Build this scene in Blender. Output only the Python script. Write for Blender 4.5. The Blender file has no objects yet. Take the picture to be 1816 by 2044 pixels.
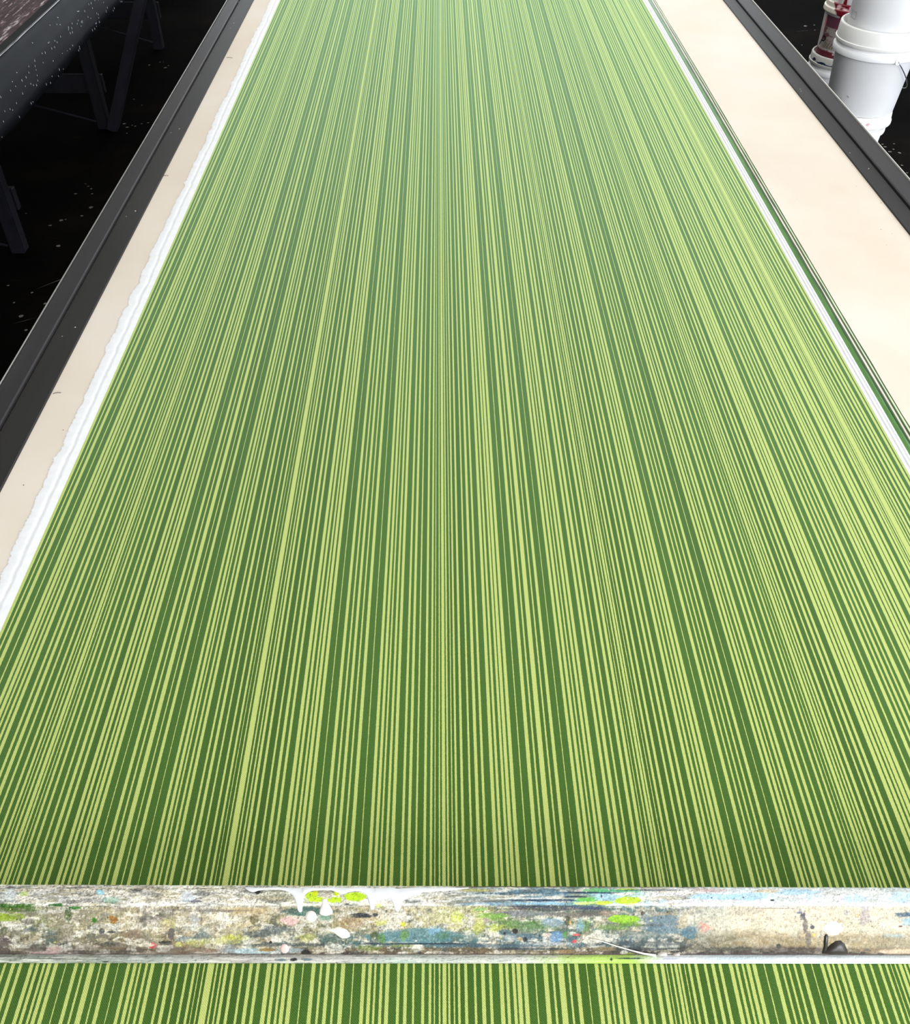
import bpy, bmesh, math, random
import numpy as np
from mathutils import Vector

random.seed(7)
rng = np.random.default_rng(11)
scene = bpy.context.scene
C = scene.collection

# ------------------------------------------------------------------ camera
F_PX, CX, CY = 1819.0, 908.0, 1022.0
TABLE_Z = 0.85
CAM_Z = 1.817
PITCH = math.atan(1736 / F_PX)
YAW = math.atan(33 / F_PX * math.cos(PITCH))
FWD = np.array([math.sin(YAW) * math.cos(PITCH), math.cos(YAW) * math.cos(PITCH), -math.sin(PITCH)])
RIGHT = np.array([math.cos(YAW), -math.sin(YAW), 0.0])
UP = np.cross(RIGHT, FWD)
cam_data = bpy.data.cameras.new('camera')
cam = bpy.data.objects.new('camera', cam_data)
C.objects.link(cam)
cam.location = (0, 0, CAM_Z)
cam.rotation_euler = (math.pi / 2 - PITCH, 0, -YAW)
cam_data.sensor_fit = 'VERTICAL'
cam_data.sensor_height = 36.0
cam_data.lens = 36.0 * F_PX / 2044.0
cam_data.clip_start = 0.02
cam_data.clip_end = 100
scene.camera = cam

# ------------------------------------------------------------------ world, exposure, daylight
world = bpy.data.worlds.new('world')
scene.world = world
world.use_nodes = True
bg = world.node_tree.nodes['Background']
bg.inputs[0].default_value = (0.80, 0.90, 1.0, 1)
bg.inputs[1].default_value = 1.0
scene.view_settings.view_transform = 'Standard'
scene.view_settings.look = 'None'
scene.view_settings.exposure = 0.0
scene.view_settings.gamma = 1.0
scene.view_settings.use_curve_mapping = False

def area(name, loc, rot, sx, sy, power, col):
    l = bpy.data.lights.new(name, 'AREA')
    l.shape = 'RECTANGLE'; l.size = sx; l.size_y = sy
    l.energy = power; l.color = col
    o = bpy.data.objects.new(name, l)
    o.location = loc; o.rotation_euler = rot
    C.objects.link(o)
    return o

ROOM = dict(x0=-4.6, x1=4.6, y0=-3.0, y1=11.0, h=3.9)
# daylight through the band of windows in the right wall, the far wall windows and the roof lights
area('window_daylight_right', (4.50, 2.0, 2.15), (0, math.radians(90), 0), 2.1, 9.2, 180, (0.88, 0.94, 1.0))
area('window_daylight_far', (0.6, 10.9, 2.2), (math.radians(-90), 0, 0), 6.4, 1.8, 110, (0.92, 0.96, 1.0))
area('back_fill_light', (2.6, -2.9, 2.1), (math.radians(90), 0, 0), 3.6, 2.2, 330, (0.95, 0.97, 1.0))  # unseen window light added behind the camera for frontal fill
area('roof_light_near', (0.6, 0.2, 3.86), (0, 0, 0), 3.0, 3.4, 25, (1.0, 0.98, 0.95))
area('roof_light_far', (0.6, 5.6, 3.86), (0, 0, 0), 3.0, 3.4, 90, (1.0, 0.98, 0.95))

# ------------------------------------------------------------------ helpers
def ray_z(x, y, z):
    d = FWD + RIGHT * (x - CX) / F_PX - UP * (y - CY) / F_PX
    s = (z - CAM_Z) / d[2]
    return float(d[0] * s), float(d[1] * s)

def project(P):
    d = np.asarray(P, float) - np.array([0, 0, CAM_Z])
    w = d @ FWD
    return CX + F_PX * (d @ RIGHT) / w, CY - F_PX * (d @ UP) / w

def u_to_x(u):
    # lines along the table, given by their slope from the table's vanishing point
    return ray_z(875 + u * 1914, 1200, TABLE_Z)[0]

def srgb(r, g, b):
    def f(c):
        c /= 255.0
        return c / 12.92 if c <= 0.04045 else ((c + 0.055) / 1.055) ** 2.4
    return (f(r), f(g), f(b), 1.0)

def mesh_obj(name, verts, faces, mat=None, parent=None, smooth=False):
    me = bpy.data.meshes.new(name)
    me.from_pydata([tuple(map(float, v)) for v in verts], [], faces)
    me.update()
    o = bpy.data.objects.new(name, me)
    C.objects.link(o)
    if mat: me.materials.append(mat)
    if parent: o.parent = parent
    if smooth:
        me.polygons.foreach_set('use_smooth', [True] * len(me.polygons))
    return o

def grid_mesh(name, V, mat=None, parent=None, smooth=True, closed_cols=False):
    """V: array rows x cols x 3 -> one quad sheet."""
    r, c, _ = V.shape
    idx = np.arange(r * c).reshape(r, c)
    a = idx[:-1, :-1].ravel(); b = idx[:-1, 1:].ravel(); d = idx[1:, :-1].ravel(); e = idx[1:, 1:].ravel()
    q = np.stack([a, b, e, d], 1)
    if closed_cols:
        a = idx[:-1, -1]; b = idx[:-1, 0]; d = idx[1:, -1]; e = idx[1:, 0]
        q = np.concatenate([q, np.stack([a, b, e, d], 1)])
    me = bpy.data.meshes.new(name)
    n = len(q)
    me.vertices.add(r * c); me.vertices.foreach_set('co', V.reshape(-1).astype(np.float32))
    me.loops.add(n * 4); me.loops.foreach_set('vertex_index', q.reshape(-1).astype(np.int32))
    me.polygons.add(n)
    me.polygons.foreach_set('loop_start', np.arange(0, n * 4, 4, dtype=np.int32))
    me.update(calc_edges=True)
    if smooth:
        me.polygons.foreach_set('use_smooth', np.ones(n, bool))
    o = bpy.data.objects.new(name, me)
    C.objects.link(o)
    if mat: me.materials.append(mat)
    if parent: o.parent = parent
    return o

def box(name, lo, hi, mat, parent=None, bevel=0.0):
    bm = bmesh.new()
    bmesh.ops.create_cube(bm, size=1)
    for v in bm.verts:
        v.co = Vector([(lo[i] + hi[i]) / 2 + v.co[i] * (hi[i] - lo[i]) for i in range(3)])
    if bevel:
        bmesh.ops.bevel(bm, geom=bm.edges[:], offset=bevel, segments=2, affect='EDGES')
    me = bpy.data.meshes.new(name); bm.to_mesh(me); bm.free()
    o = bpy.data.objects.new(name, me); C.objects.link(o)
    me.materials.append(mat)
    if parent: o.parent = parent
    return o

def bar_between(name, a, b, w, t, mat, parent=None, side=(1, 0, 0), bevel=0.003):
    a, b = Vector(a), Vector(b)
    d = (b - a).normalized()
    s = Vector(side); s = (s - d * s.dot(d)).normalized()
    n = d.cross(s)
    bm = bmesh.new(); vs = []
    for p in (a, b):
        for i, j in ((-1, -1), (1, -1), (1, 1), (-1, 1)):
            vs.append(bm.verts.new(p + s * (i * w / 2) + n * (j * t / 2)))
    for f in ((3, 2, 1, 0), (4, 5, 6, 7), (0, 1, 5, 4), (1, 2, 6, 5), (2, 3, 7, 6), (3, 0, 4, 7)):
        bm.faces.new([vs[i] for i in f])
    bmesh.ops.recalc_face_normals(bm, faces=bm.faces[:])
    if bevel:
        bmesh.ops.bevel(bm, geom=bm.edges[:], offset=bevel, segments=1, affect='EDGES')
    me = bpy.data.meshes.new(name); bm.to_mesh(me); bm.free()
    o = bpy.data.objects.new(name, me); C.objects.link(o)
    me.materials.append(mat)
    if parent: o.parent = parent
    return o

def extrude_profile(name, prof, y0, y1, mat, parent=None, closed=True, rows=2):
    """prof: list of (x, z) swept along y; closed solid with end caps."""
    n = len(prof)
    ys = np.linspace(y0, y1, rows)
    verts = [(x, y, z) for y in ys for x, z in prof]
    faces = []
    for k in range(rows - 1):
        for i in range(n):
            j = (i + 1) % n
            faces.append((k * n + i, k * n + j, (k + 1) * n + j, (k + 1) * n + i))
    faces.append(tuple(range(n))[::-1]); faces.append(tuple(range((rows - 1) * n, rows * n)))
    o = mesh_obj(name, verts, faces, mat, parent)
    bm = bmesh.new(); bm.from_mesh(o.data)
    bmesh.ops.recalc_face_normals(bm, faces=bm.faces[:])
    bm.to_mesh(o.data); bm.free()
    return o

def lathe(name, prof, mat, parent=None, seg=72, loc=(0, 0, 0)):
    """prof: list of (r, z) from bottom outward and up; returned mesh is centred on loc."""
    th = np.linspace(0, 2 * math.pi, seg, endpoint=False)
    P = np.array(prof, float)
    V = np.zeros((len(prof), seg, 3))
    V[:, :, 0] = P[:, :1] * np.cos(th); V[:, :, 1] = P[:, :1] * np.sin(th); V[:, :, 2] = P[:, 1:2]
    o = grid_mesh(name, V, mat, parent, smooth=True, closed_cols=True)
    o.location = loc
    try:
        o.data.set_sharp_from_angle(angle=math.radians(38))
    except Exception:
        pass
    return o

def tube(name, pts, r, mat, parent=None, seg=8):
    pts = [Vector(p) for p in pts]
    n = len(pts); verts = []; faces = []
    rr = r if isinstance(r, (list, tuple)) else [r] * n
    ref = Vector((0.13, 0.21, 0.97))
    for i, p in enumerate(pts):
        d = (pts[min(i + 1, n - 1)] - pts[max(i - 1, 0)]).normalized()
        s = d.cross(ref).normalized(); q = s.cross(d)
        for k in range(seg):
            a = 2 * math.pi * k / seg
            verts.append(p + s * (math.cos(a) * rr[i]) + q * (math.sin(a) * rr[i]))
    for i in range(n - 1):
        for k in range(seg):
            j = (k + 1) % seg
            faces.append((i * seg + k, i * seg + j, (i + 1) * seg + j, (i + 1) * seg + k))
    faces.append(tuple(range(seg))[::-1]); faces.append(tuple(range((n - 1) * seg, n * seg)))
    return mesh_obj(name, verts, faces, mat, parent, smooth=True)

def empty(name, loc=(0, 0, 0)):
    o = bpy.data.objects.new(name, None)
    o.location = loc
    C.objects.link(o)
    return o

def tag(o, label=None, cat=None, group=None, kind=None):
    if label: o['label'] = label
    if cat: o['category'] = cat
    if group: o['group'] = group
    if kind: o['kind'] = kind
    return o

# ---- materials
def new_mat(name, base=(0.5, 0.5, 0.5, 1), rough=0.5, spec=0.5, metal=0.0, sheen=0.0, coat=0.0):
    m = bpy.data.materials.new(name); m.use_nodes = True
    b = m.node_tree.nodes['Principled BSDF']
    b.inputs['Base Color'].default_value = base
    b.inputs['Roughness'].default_value = rough
    b.inputs['Specular IOR Level'].default_value = spec
    b.inputs['Metallic'].default_value = metal
    b.inputs['Sheen Weight'].default_value = sheen
    b.inputs['Coat Weight'].default_value = coat
    return m, m.node_tree.nodes, m.node_tree.links, b

def noise_node(nt, links, scale, detail=3, rough=0.55, mapping=None, coord='Object'):
    tc = nt.new('ShaderNodeTexCoord')
    mp = nt.new('ShaderNodeMapping')
    if mapping: mp.inputs['Scale'].default_value = mapping
    links.new(tc.outputs[coord], mp.inputs[0])
    n = nt.new('ShaderNodeTexNoise')
    n.inputs['Scale'].default_value = scale
    n.inputs['Detail'].default_value = detail
    n.inputs['Roughness'].default_value = rough
    links.new(mp.outputs[0], n.inputs['Vector'])
    return n

def ramp_node(nt, links, src, stops):
    r = nt.new('ShaderNodeValToRGB')
    el = r.color_ramp.elements
    while len(el) < len(stops): el.new(0.5)
    for e, (p, c) in zip(el, stops):
        e.position = p; e.color = c
    links.new(src, r.inputs[0])
    return r

def bump_from(nt, links, b, src, strength, dist):
    bp = nt.new('ShaderNodeBump')
    bp.inputs['Strength'].default_value = strength
    bp.inputs['Distance'].default_value = dist
    links.new(src, bp.inputs['Height'])
    links.new(bp.outputs[0], b.inputs['Normal'])
    return bp

def mottled(name, stops, scale, rough, spec=0.5, mapping=None, bump=0.0, bdist=0.001, detail=4, sheen=0.0, bscale=None):
    m, nt, lk, b = new_mat(name, rough=rough, spec=spec, sheen=sheen)
    n = noise_node(nt, lk, scale, detail, mapping=mapping)
    r = ramp_node(nt, lk, n.outputs['Fac'], stops)
    lk.new(r.outputs[0], b.inputs['Base Color'])
    if bump:
        n2 = noise_node(nt, lk, bscale or scale * 3, 3, mapping=mapping)
        bump_from(nt, lk, b, n2.outputs['Fac'], bump, bdist)
    return m

# cream table covering
M_CREAM = mottled('cream_table_cover', [(0.25, srgb(216, 200, 180)), (0.5, srgb(223, 210, 194)), (0.8, srgb(229, 219, 209))],
                  2.6, 0.62, 0.35, bump=0.10, bdist=0.0006, bscale=160)
# dark rails
M_RAIL = mottled('dark_grey_rail', [(0.3, (0.017, 0.015, 0.016, 1)), (0.7, (0.030, 0.026, 0.028, 1))],
                 14, 0.50, 0.35, mapping=(1, 0.12, 1), bump=0.12, bdist=0.0006, bscale=60)
M_RAIL_IN = mottled('charcoal_rail_strip', [(0.3, (0.013, 0.012, 0.011, 1)), (0.7, (0.022, 0.020, 0.018, 1))],
                    18, 0.50, 0.3, mapping=(1, 0.10, 1), bump=0.12, bdist=0.0006, bscale=60)
M_METAL, *_ = new_mat('bright_metal_edge', (0.55, 0.53, 0.50, 1), 0.35, metal=1.0)
M_EDGE, *_ = new_mat('pale_edge_strip', (0.78, 0.75, 0.70, 1), 0.45)
M_WOOD_LEG = mottled('dark_painted_leg', [(0.3, (0.010, 0.010, 0.015, 1)), (0.7, (0.022, 0.022, 0.032, 1))], 9, 0.6, 0.3)
M_WALL = mottled('white_wall', [(0.3, (0.62, 0.61, 0.59, 1)), (0.7, (0.70, 0.69, 0.67, 1))], 1.5, 0.9, 0.2)
M_CEIL = mottled('white_ceiling', [(0.3, (0.68, 0.68, 0.67, 1)), (0.7, (0.76, 0.76, 0.75, 1))], 1.5, 0.9, 0.2)
M_FRAME, *_ = new_mat('window_frame_paint', (0.5, 0.5, 0.5, 1), 0.5)

# floor: near-black worn boards/concrete with scuffs
def floor_mat():
    m, nt, lk, b = new_mat('dark_stained_floor', rough=0.85, spec=0.03)
    n = noise_node(nt, lk, 1.7, 5, 0.65)
    r = ramp_node(nt, lk, n.outputs['Fac'], [(0.35, (0.0007, 0.0006, 0.0006, 1)), (0.55, (0.0026, 0.0019, 0.0015, 1)), (0.75, (0.010, 0.0068, 0.0048, 1))])
    n2 = noise_node(nt, lk, 9, 6, 0.7, mapping=(0.5, 3.5, 1))
    r2 = ramp_node(nt, lk, n2.outputs['Fac'], [(0.62, (0, 0, 0, 1)), (0.78, (1, 1, 1, 1))])
    mx = nt.new('ShaderNodeMix'); mx.data_type = 'RGBA'
    lk.new(r2.outputs[0], mx.inputs['Factor'])
    lk.new(r.outputs[0], mx.inputs['A'])
    mx.inputs['B'].default_value = (0.018, 0.014, 0.011, 1)
    lk.new(mx.outputs['Result'], b.inputs['Base Color'])
    bump_from(nt, lk, b, n2.outputs['Fac'], 0.25, 0.003)
    return m
M_FLOOR = floor_mat()

# ------------------------------------------------------------------ the room
R_ = ROOM
def structure(o):
    o['kind'] = 'structure'; return o
structure(box('floor', (R_['x0'], R_['y0'], -0.1), (R_['x1'], R_['y1'], 0.0), M_FLOOR))
structure(box('ceiling', (R_['x0'], R_['y0'], R_['h']), (R_['x1'], R_['y1'], R_['h'] + 0.1), M_CEIL))
structure(box('wall_left', (R_['x0'] - 0.15, R_['y0'], 0), (R_['x0'], R_['y1'], R_['h']), M_WALL))

def wall_with_window(name, win, along, fixed0, fixed1, a0, a1, wa0, wa1, wz0, wz1, panes):
    """one wall mesh of four blocks round an opening, and a framed window in the opening"""
    bm = bmesh.new()
    def blk(p0, p1, z0, z1):
        r = bmesh.ops.create_cube(bm, size=1)
        for v in r['verts']:
            p = (p0 + p1) / 2 + v.co.x * (p1 - p0)
            q = (fixed0 + fixed1) / 2 + v.co.y * (fixed1 - fixed0)
            z = (z0 + z1) / 2 + v.co.z * (z1 - z0)
            v.co = (p, q, z) if along == 'x' else (q, p, z)
    H = R_['h']
    blk(a0, wa0, 0, H); blk(wa1, a1, 0, H); blk(wa0, wa1, 0, wz0); blk(wa0, wa1, wz1, H)
    bmesh.ops.recalc_face_normals(bm, faces=bm.faces[:])
    me = bpy.data.meshes.new(name); bm.to_mesh(me); bm.free()
    me.materials.append(M_WALL)
    w = structure(bpy.data.objects.new(name, me)); C.objects.link(w)
    f = (fixed0 + fixed1) / 2
    t = structure(empty(win, (0, 0, 0)))
    def part(nm, p0, p1, z0, z1, d):
        lo = (p0, f - d, z0) if along == 'x' else (f - d, p0, z0)
        hi = (p1, f + d, z1) if along == 'x' else (f + d, p1, z1)
        box(nm, lo, hi, M_FRAME, t)
    part('window_frame', wa0, wa1, wz0, wz0 + 0.06, 0.04); part('window_frame', wa0, wa1, wz1 - 0.06, wz1, 0.04)
    for k in range(panes + 1):
        p = wa0 + (wa1 - wa0 - 0.05) * k / panes
        part('mullion', p, p + 0.05, wz0 + 0.06, wz1 - 0.06, 0.03)
wall_with_window('wall_right', 'window_1', 'y', R_['x1'], R_['x1'] + 0.15, R_['y0'], R_['y1'], -2.6, 6.6, 1.1, 3.2, 6)
wall_with_window('wall_far', 'window_2', 'x', R_['y1'], R_['y1'] + 0.15, R_['x0'], R_['x1'], -2.6, 3.8, 1.3, 3.1, 4)

wall_with_window('wall_back', 'back_fill_window', 'x', R_['y0'] - 0.15, R_['y0'], R_['x0'], R_['x1'], 0.7, 4.4, 1.0, 3.2, 3)  # window here is an unseen opening added for the back fill

# ------------------------------------------------------------------ printing table
Y0, Y1 = 0.06, 8.6
XL_OUT, XL_RIDGE, XL_IN = u_to_x(-0.583), u_to_x(-0.5545), u_to_x(-0.5150)
XR_IN, XR_RIDGE, XR_OUT = u_to_x(0.794), u_to_x(0.829), u_to_x(0.866)
ptable = tag(empty('printing_table', ((XL_OUT + XR_OUT) / 2, (Y0 + Y1) / 2, 0)),
             'long printing table covered in cream sheet with dark grey side rails', 'table')
PO = Vector(ptable.location)
def under(o, root):
    """keep world position while parenting to an offset root"""
    o.parent = root
    o.location = Vector(o.location) - Vector(root.location)
    return o
under(box('table_top', (XL_OUT + 0.006, Y0, TABLE_Z - 0.05), (XR_OUT - 0.006, Y1, TABLE_Z), M_CREAM, bevel=0.002), ptable)

def rail(sign, xin, xridge, xout):
    z = TABLE_Z + 0.0004
    a = under(extrude_profile('side_rail', [(xridge, z - 0.0002), (xridge, z + 0.0075), (xridge + sign * 0.0022, z + 0.0100),
                                            (xout - sign * 0.0035, z + 0.0100), (xout, z + 0.0080), (xout, TABLE_Z - 0.075),
                                            (xout - sign * 0.0055, TABLE_Z - 0.075), (xout - sign * 0.0055, z - 0.0002)],
                              Y0, Y1, M_RAIL), ptable)
    b = extrude_profile('rail_strip', [(xin, z), (xin + sign * 0.0015, z + 0.0032), (xridge - sign * 0.004, z + 0.0040),
                                       (xridge - sign * 0.0015, z + 0.0015), (xridge - sign * 0.0005, z)], Y0, Y1, M_RAIL_IN)
    b.parent = a
    c = extrude_profile('edge_strip', [(xout + sign * 0.0001, z - 0.010), (xout + sign * 0.0001, z + 0.0115), (xout + sign * 0.0006, z + 0.0125),
                                       (xout + sign * 0.0022, z + 0.0122), (xout + sign * 0.0026, z + 0.0112), (xout + sign * 0.0026, z - 0.010)],
                        Y0, Y1, M_METAL if sign < 0 else M_EDGE)
    c.parent = a
    # dried drops on the rail
    return a
rail_l = rail(-1, XL_IN, XL_RIDGE, XL_OUT)
rail_r = rail(1, XR_IN, XR_RIDGE, XR_OUT)
for yy in (0.5, 2.5, 4.5, 6.5, 8.2):
    for xx in (-0.45, 0.85):
        under(box('leg', (xx - 0.045, yy - 0.045, 0), (xx + 0.045, yy + 0.045, TABLE_Z - 0.05), M_WOOD_LEG, bevel=0.004), ptable)
    under(box('cross_beam', (-0.44, yy - 0.03, 0.62), (0.84, yy + 0.03, 0.71), M_WOOD_LEG, bevel=0.003), ptable)

# ------------------------------------------------------------------ fabric with printed stripes
U = []   # light stripes as (u0, u1)
def row(y, off, scale, items):
    for a, b in items:
        U.append(((off + a / scale - 875) / (y + 714), (off + b / scale - 875) / (y + 714)))
# left part, read along y = 1200
row(1200, 0, 15.133, [(405, 525), (620, 668), (765, 863), (1030, 1067), (1227, 1315), (1365, 1457), (1508, 1562), (1638, 1702)])
row(1200, 100, 15.133, [(250, 338), (502, 567), (655, 742), (857, 912), (1057, 1117), (1217, 1277), (1330, 1362), (1425, 1478)])
S = 7.896
row(1747.5, 0, S, [(72, 128), (152, 184), (232, 250), (290, 330), (396, 436), (533, 568), (645, 697), (757, 803), (915, 970),
                   (1007, 1052), (1107, 1142), (1175, 1228), (1270, 1325), (1437, 1452), (1570, 1622), (1693, 1723)])
row(1747.5, 220, S, [(53, 128), (206, 227), (300, 353), (472, 484), (605, 652), (700, 749), (785, 814), (875, 911), (955, 1007),
                     (1128, 1162), (1224, 1272), (1353, 1382), (1483, 1517), (1588, 1623), (1665, 1677), (1731, 1750)])
row(1747.5, 440, S, [(52, 147), (180, 203), (253, 277), (310, 352), (412, 453), (554, 586), (662, 712), (772, 815), (922, 983),
                     (1020, 1066), (1117, 1152), (1185, 1238), (1275, 1333), (1446, 1461), (1579, 1634), (1701, 1734)])
row(1747.5, 660, S, [(58, 108), (174, 204), (274, 332), (446, 461), (579, 631), (674, 722), (761, 791), (847, 888), (931, 985),
                     (1096, 1137), (1197, 1245), (1323, 1351), (1453, 1495), (1558, 1594), (1632, 1648), (1703, 1725)])
row(1747.5, 880, S, [(20, 75), (102, 130), (178, 197), (240, 275), (338, 380), (475, 508), (582, 635), (697, 738), (846, 903),
                     (940, 983), (1035, 1078), (1103, 1158), (1192, 1250), (1362, 1380), (1492, 1555), (1617, 1648), (1708, 1792)])
row(1747.5, 1100, S, [(117, 145), (217, 272), (386, 400), (513, 567), (607, 660), (700, 730), (777, 825), (860, 915), (1023, 1075),
                      (1122, 1180), (1247, 1280), (1373, 1425), (1477, 1528), (1560, 1575), (1622, 1648), (1682, 1722), (1742, 1772)])
row(1747.5, 1320, S, [(14, 36), (85, 100), (143, 182), (240, 283), (378, 415), (487, 535), (595, 638), (745, 800), (840, 880),
                      (930, 963), (1000, 1052), (1088, 1143), (1255, 1272), (1383, 1440), (1505, 1535), (1595, 1625), (1690, 1722)])
row(1747.5, 1540, S, [(55, 105), (218, 232), (350, 398), (438, 488), (525, 553), (608, 650), (690, 740), (845, 890), (948, 998),
                      (1073, 1105), (1200, 1240), (1300, 1333), (1378, 1393), (1440, 1463), (1500, 1550), (1578, 1610), (1645, 1673), (1705, 1745)])
row(1747.5, 1700, 15.655, [(1066, 1160), (1348, 1412), (1548, 1650), (1755, 1850)])
# right part, read along y = 875 and y = 1020
row(875, 1460, 18.16, [(595, 697), (740, 820), (872, 932), (970, 1067), (1107, 1200), (1347, 1395)])
row(875, 1540, 18.16, [(97, 190), (275, 335), (412, 485), (572, 628), (710, 815), (955, 1005), (1140, 1232), (1275, 1370), (1402, 1465), (1530, 1602), (1645, 1740)])
row(1020, 1600, 8.407, [(957, 1007), (1025, 1082), (1112, 1157), (1222, 1267), (1290, 1325), (1337, 1355), (1377, 1400), (1410, 1490), (1505, 1530), (1558, 1580), (1602, 1640)])
row(875, 1716, 18.16, [(107, 172), (280, 360), (445, 532), (587, 672), (812, 900), (955, 1040)])
U.sort()
clean = [list(U[0])]
for a, b in U[1:]:
    if a <= clean[-1][1] + 0.0004:
        a = clean[-1][1] + 0.0008
        if b < a + 0.0006: continue
    clean.append([a, b])
U = clean
X_PL, X_PR = u_to_x(U[0][0]), u_to_x(U[-1][1])          # edges of the print
edges = []
for a, b in U: edges += [u_to_x(a), u_to_x(b)]
cols, sdist = [edges[0]], [0.0]
for i in range(len(edges) - 1):
    w = edges[i + 1] - edges[i]
    cols += [(edges[i] + edges[i + 1]) / 2, edges[i + 1]]
    sdist += [(w / 2 if i % 2 == 0 else -w / 2), 0.0]
sdist[0] = 0.002; sdist[-1] = 0.001
cols = np.array(cols); sdist = np.array(sdist)
FZ = TABLE_Z + 0.0012
def bow(x, y):
    s = np.clip((y - 1.3) / 2.2, 0, 1); s = s * s * (3 - 2 * s)
    return x * (1 + np.where(np.asarray(x) > 0, 0.009, 0.0) * s)
ys = np.concatenate([np.linspace(Y0 + 0.02, 4.2, 60), np.linspace(4.35, Y1 - 0.1, 24)])

def fabric_mat():
    m, nt, lk, b = new_mat('green_striped_print', rough=0.8, spec=0.10, sheen=0.48)
    b.inputs['Sheen Roughness'].default_value = 0.48
    b.inputs['Sheen Tint'].default_value = (0.64, 1.0, 0.66, 1)
    at = nt.new('ShaderNodeAttribute'); at.attribute_name = 'stripe'
    n = noise_node(nt, lk, 520, 2, 0.6, mapping=(1, 0.7, 1))
    ma = nt.new('ShaderNodeMath'); ma.operation = 'MULTIPLY_ADD'
    lk.new(n.outputs['Fac'], ma.inputs[0]); ma.inputs[1].default_value = 0.0008
    lk.new(at.outputs['Fac'], ma.inputs[2])
    mr = nt.new('ShaderNodeMapRange'); mr.interpolation_type = 'SMOOTHSTEP'
    mr.inputs['From Min'].default_value = 0.0004 - 0.00025; mr.inputs['From Max'].default_value = 0.0004 + 0.00025
    lk.new(ma.outputs[0], mr.inputs['Value'])
    # woven grain
    g = noise_node(nt, lk, 900, 1, 0.5)
    twill = nt.new('ShaderNodeTexWave'); twill.inputs['Scale'].default_value = 270; twill.inputs['Distortion'].default_value = 1.5
    twill.inputs['Detail'].default_value = 1
    tc = nt.new('ShaderNodeTexCoord'); lk.new(tc.outputs['Object'], twill.inputs['Vector'])
    twill.wave_type = 'BANDS'; twill.bands_direction = 'DIAGONAL'
    ad = nt.new('ShaderNodeMath'); ad.operation = 'MULTIPLY_ADD'
    lk.new(twill.outputs['Fac'], ad.inputs[0]); ad.inputs[1].default_value = 0.45; lk.new(g.outputs['Fac'], ad.inputs[2])
    dk = ramp_node(nt, lk, ad.outputs[0], [(0.40, (0.026, 0.074, 0.003, 1)), (0.92, (0.070, 0.150, 0.020, 1))])
    lt = ramp_node(nt, lk, ad.outputs[0], [(0.40, (0.34, 0.40, 0.090, 1)), (0.92, (0.56, 0.62, 0.195, 1))])
    # slow change of ink load across the cloth
    ld = noise_node(nt, lk, 9, 3, 0.6, mapping=(1, 0.02, 1))
    ldr = ramp_node(nt, lk, ld.outputs['Fac'], [(0.32, (0.80, 0.80, 0.66, 1)), (0.5, (1, 1, 1, 1)), (0.7, (1.0, 1.0, 1.12, 1))])
    mul = nt.new('ShaderNodeMix'); mul.data_type = 'RGBA'; mul.blend_type = 'MULTIPLY'; mul.inputs['Factor'].default_value = 1
    lk.new(dk.outputs[0], mul.inputs['A']); lk.new(ldr.outputs[0], mul.inputs['B'])
    mx = nt.new('ShaderNodeMix'); mx.data_type = 'RGBA'
    lk.new(mr.outputs[0], mx.inputs['Factor']); lk.new(mul.outputs['Result'], mx.inputs['A']); lk.new(lt.outputs[0], mx.inputs['B'])
    lk.new(mx.outputs['Result'], b.inputs['Base Color'])
    bump_from(nt, lk, b, ad.outputs[0], 0.25, 0.0004)
    return m
M_FAB = fabric_mat()
M_WHITE = mottled('white_cotton', [(0.3, (0.80, 0.795, 0.805, 1)), (0.7, (0.87, 0.865, 0.875, 1))], 60, 0.85, 0.1, bump=0.2, bdist=0.0005, bscale=500, sheen=0.2)

fabric = tag(empty('striped_fabric', (0.08, 4.2, TABLE_Z)),
             'length of cotton cloth printed with narrow light and dark green stripes', 'fabric')
V = np.zeros((len(ys), len(cols), 3))
V[:, :, 0] = bow(cols[None, :], ys[:, None]); V[:, :, 1] = ys[:, None]; V[:, :, 2] = FZ
cloth = under(grid_mesh('printed_cloth', V, M_FAB), fabric)
a = cloth.data.attributes.new('stripe', 'FLOAT', 'POINT')
a.data.foreach_set('value', np.tile(sdist, len(ys)).astype(np.float32))

# frayed white margin on the left, with a soft crease along it
yy = np.concatenate([np.arange(Y0 + 0.02, 1.6, 0.0022), np.arange(1.6, 4.0, 0.006), np.arange(4.0, Y1 - 0.1, 0.03)])
def noise1(y, f, seed, oct=3):
    r = np.random.default_rng(seed); out = np.zeros_like(y); a = 1.0
    for o in range(oct):
        g = r.uniform(-1, 1, int(9 * f * 2 ** o) + 4)
        t = y * f * 2 ** o; i = np.floor(t).astype(int); k = t - i; k = k * k * (3 - 2 * k)
        out += a * (g[i] * (1 - k) + g[i + 1] * k); a *= 0.5
    return out
xo = u_to_x(-0.4690) + 0.0022 * noise1(yy, 6, 3) + 0.0026 * noise1(yy, 40, 4, 4) + np.where(rng.random(len(yy)) > 0.5, -1, 1) * 0.0009
ts = np.array([0, 0.12, 0.3, 0.45, 0.52, 0.58, 0.7, 0.85, 1.0])
zz = np.array([0.0005, 0.0010, 0.0012, 0.0014, 0.0006, 0.0016, 0.0014, 0.0012, 0.0012])
V = np.zeros((len(yy), len(ts), 3))
wob = 0.05 * noise1(yy, 4, 9, 2)
tt = np.clip(ts[None, :] + wob[:, None] * (np.sin(np.pi * ts))[None, :], 0, 1)
V[:, :, 0] = xo[:, None] * (1 - tt) + (X_PL + 0.0012) * tt
V[:, :, 1] = yy[:, None]
V[:, :, 2] = TABLE_Z + zz[None, :] + 0.0001
sl = under(grid_mesh('frayed_margin', V, M_WHITE), fabric)
tag(sl, 'white unprinted margin with a torn frayed edge')
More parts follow.
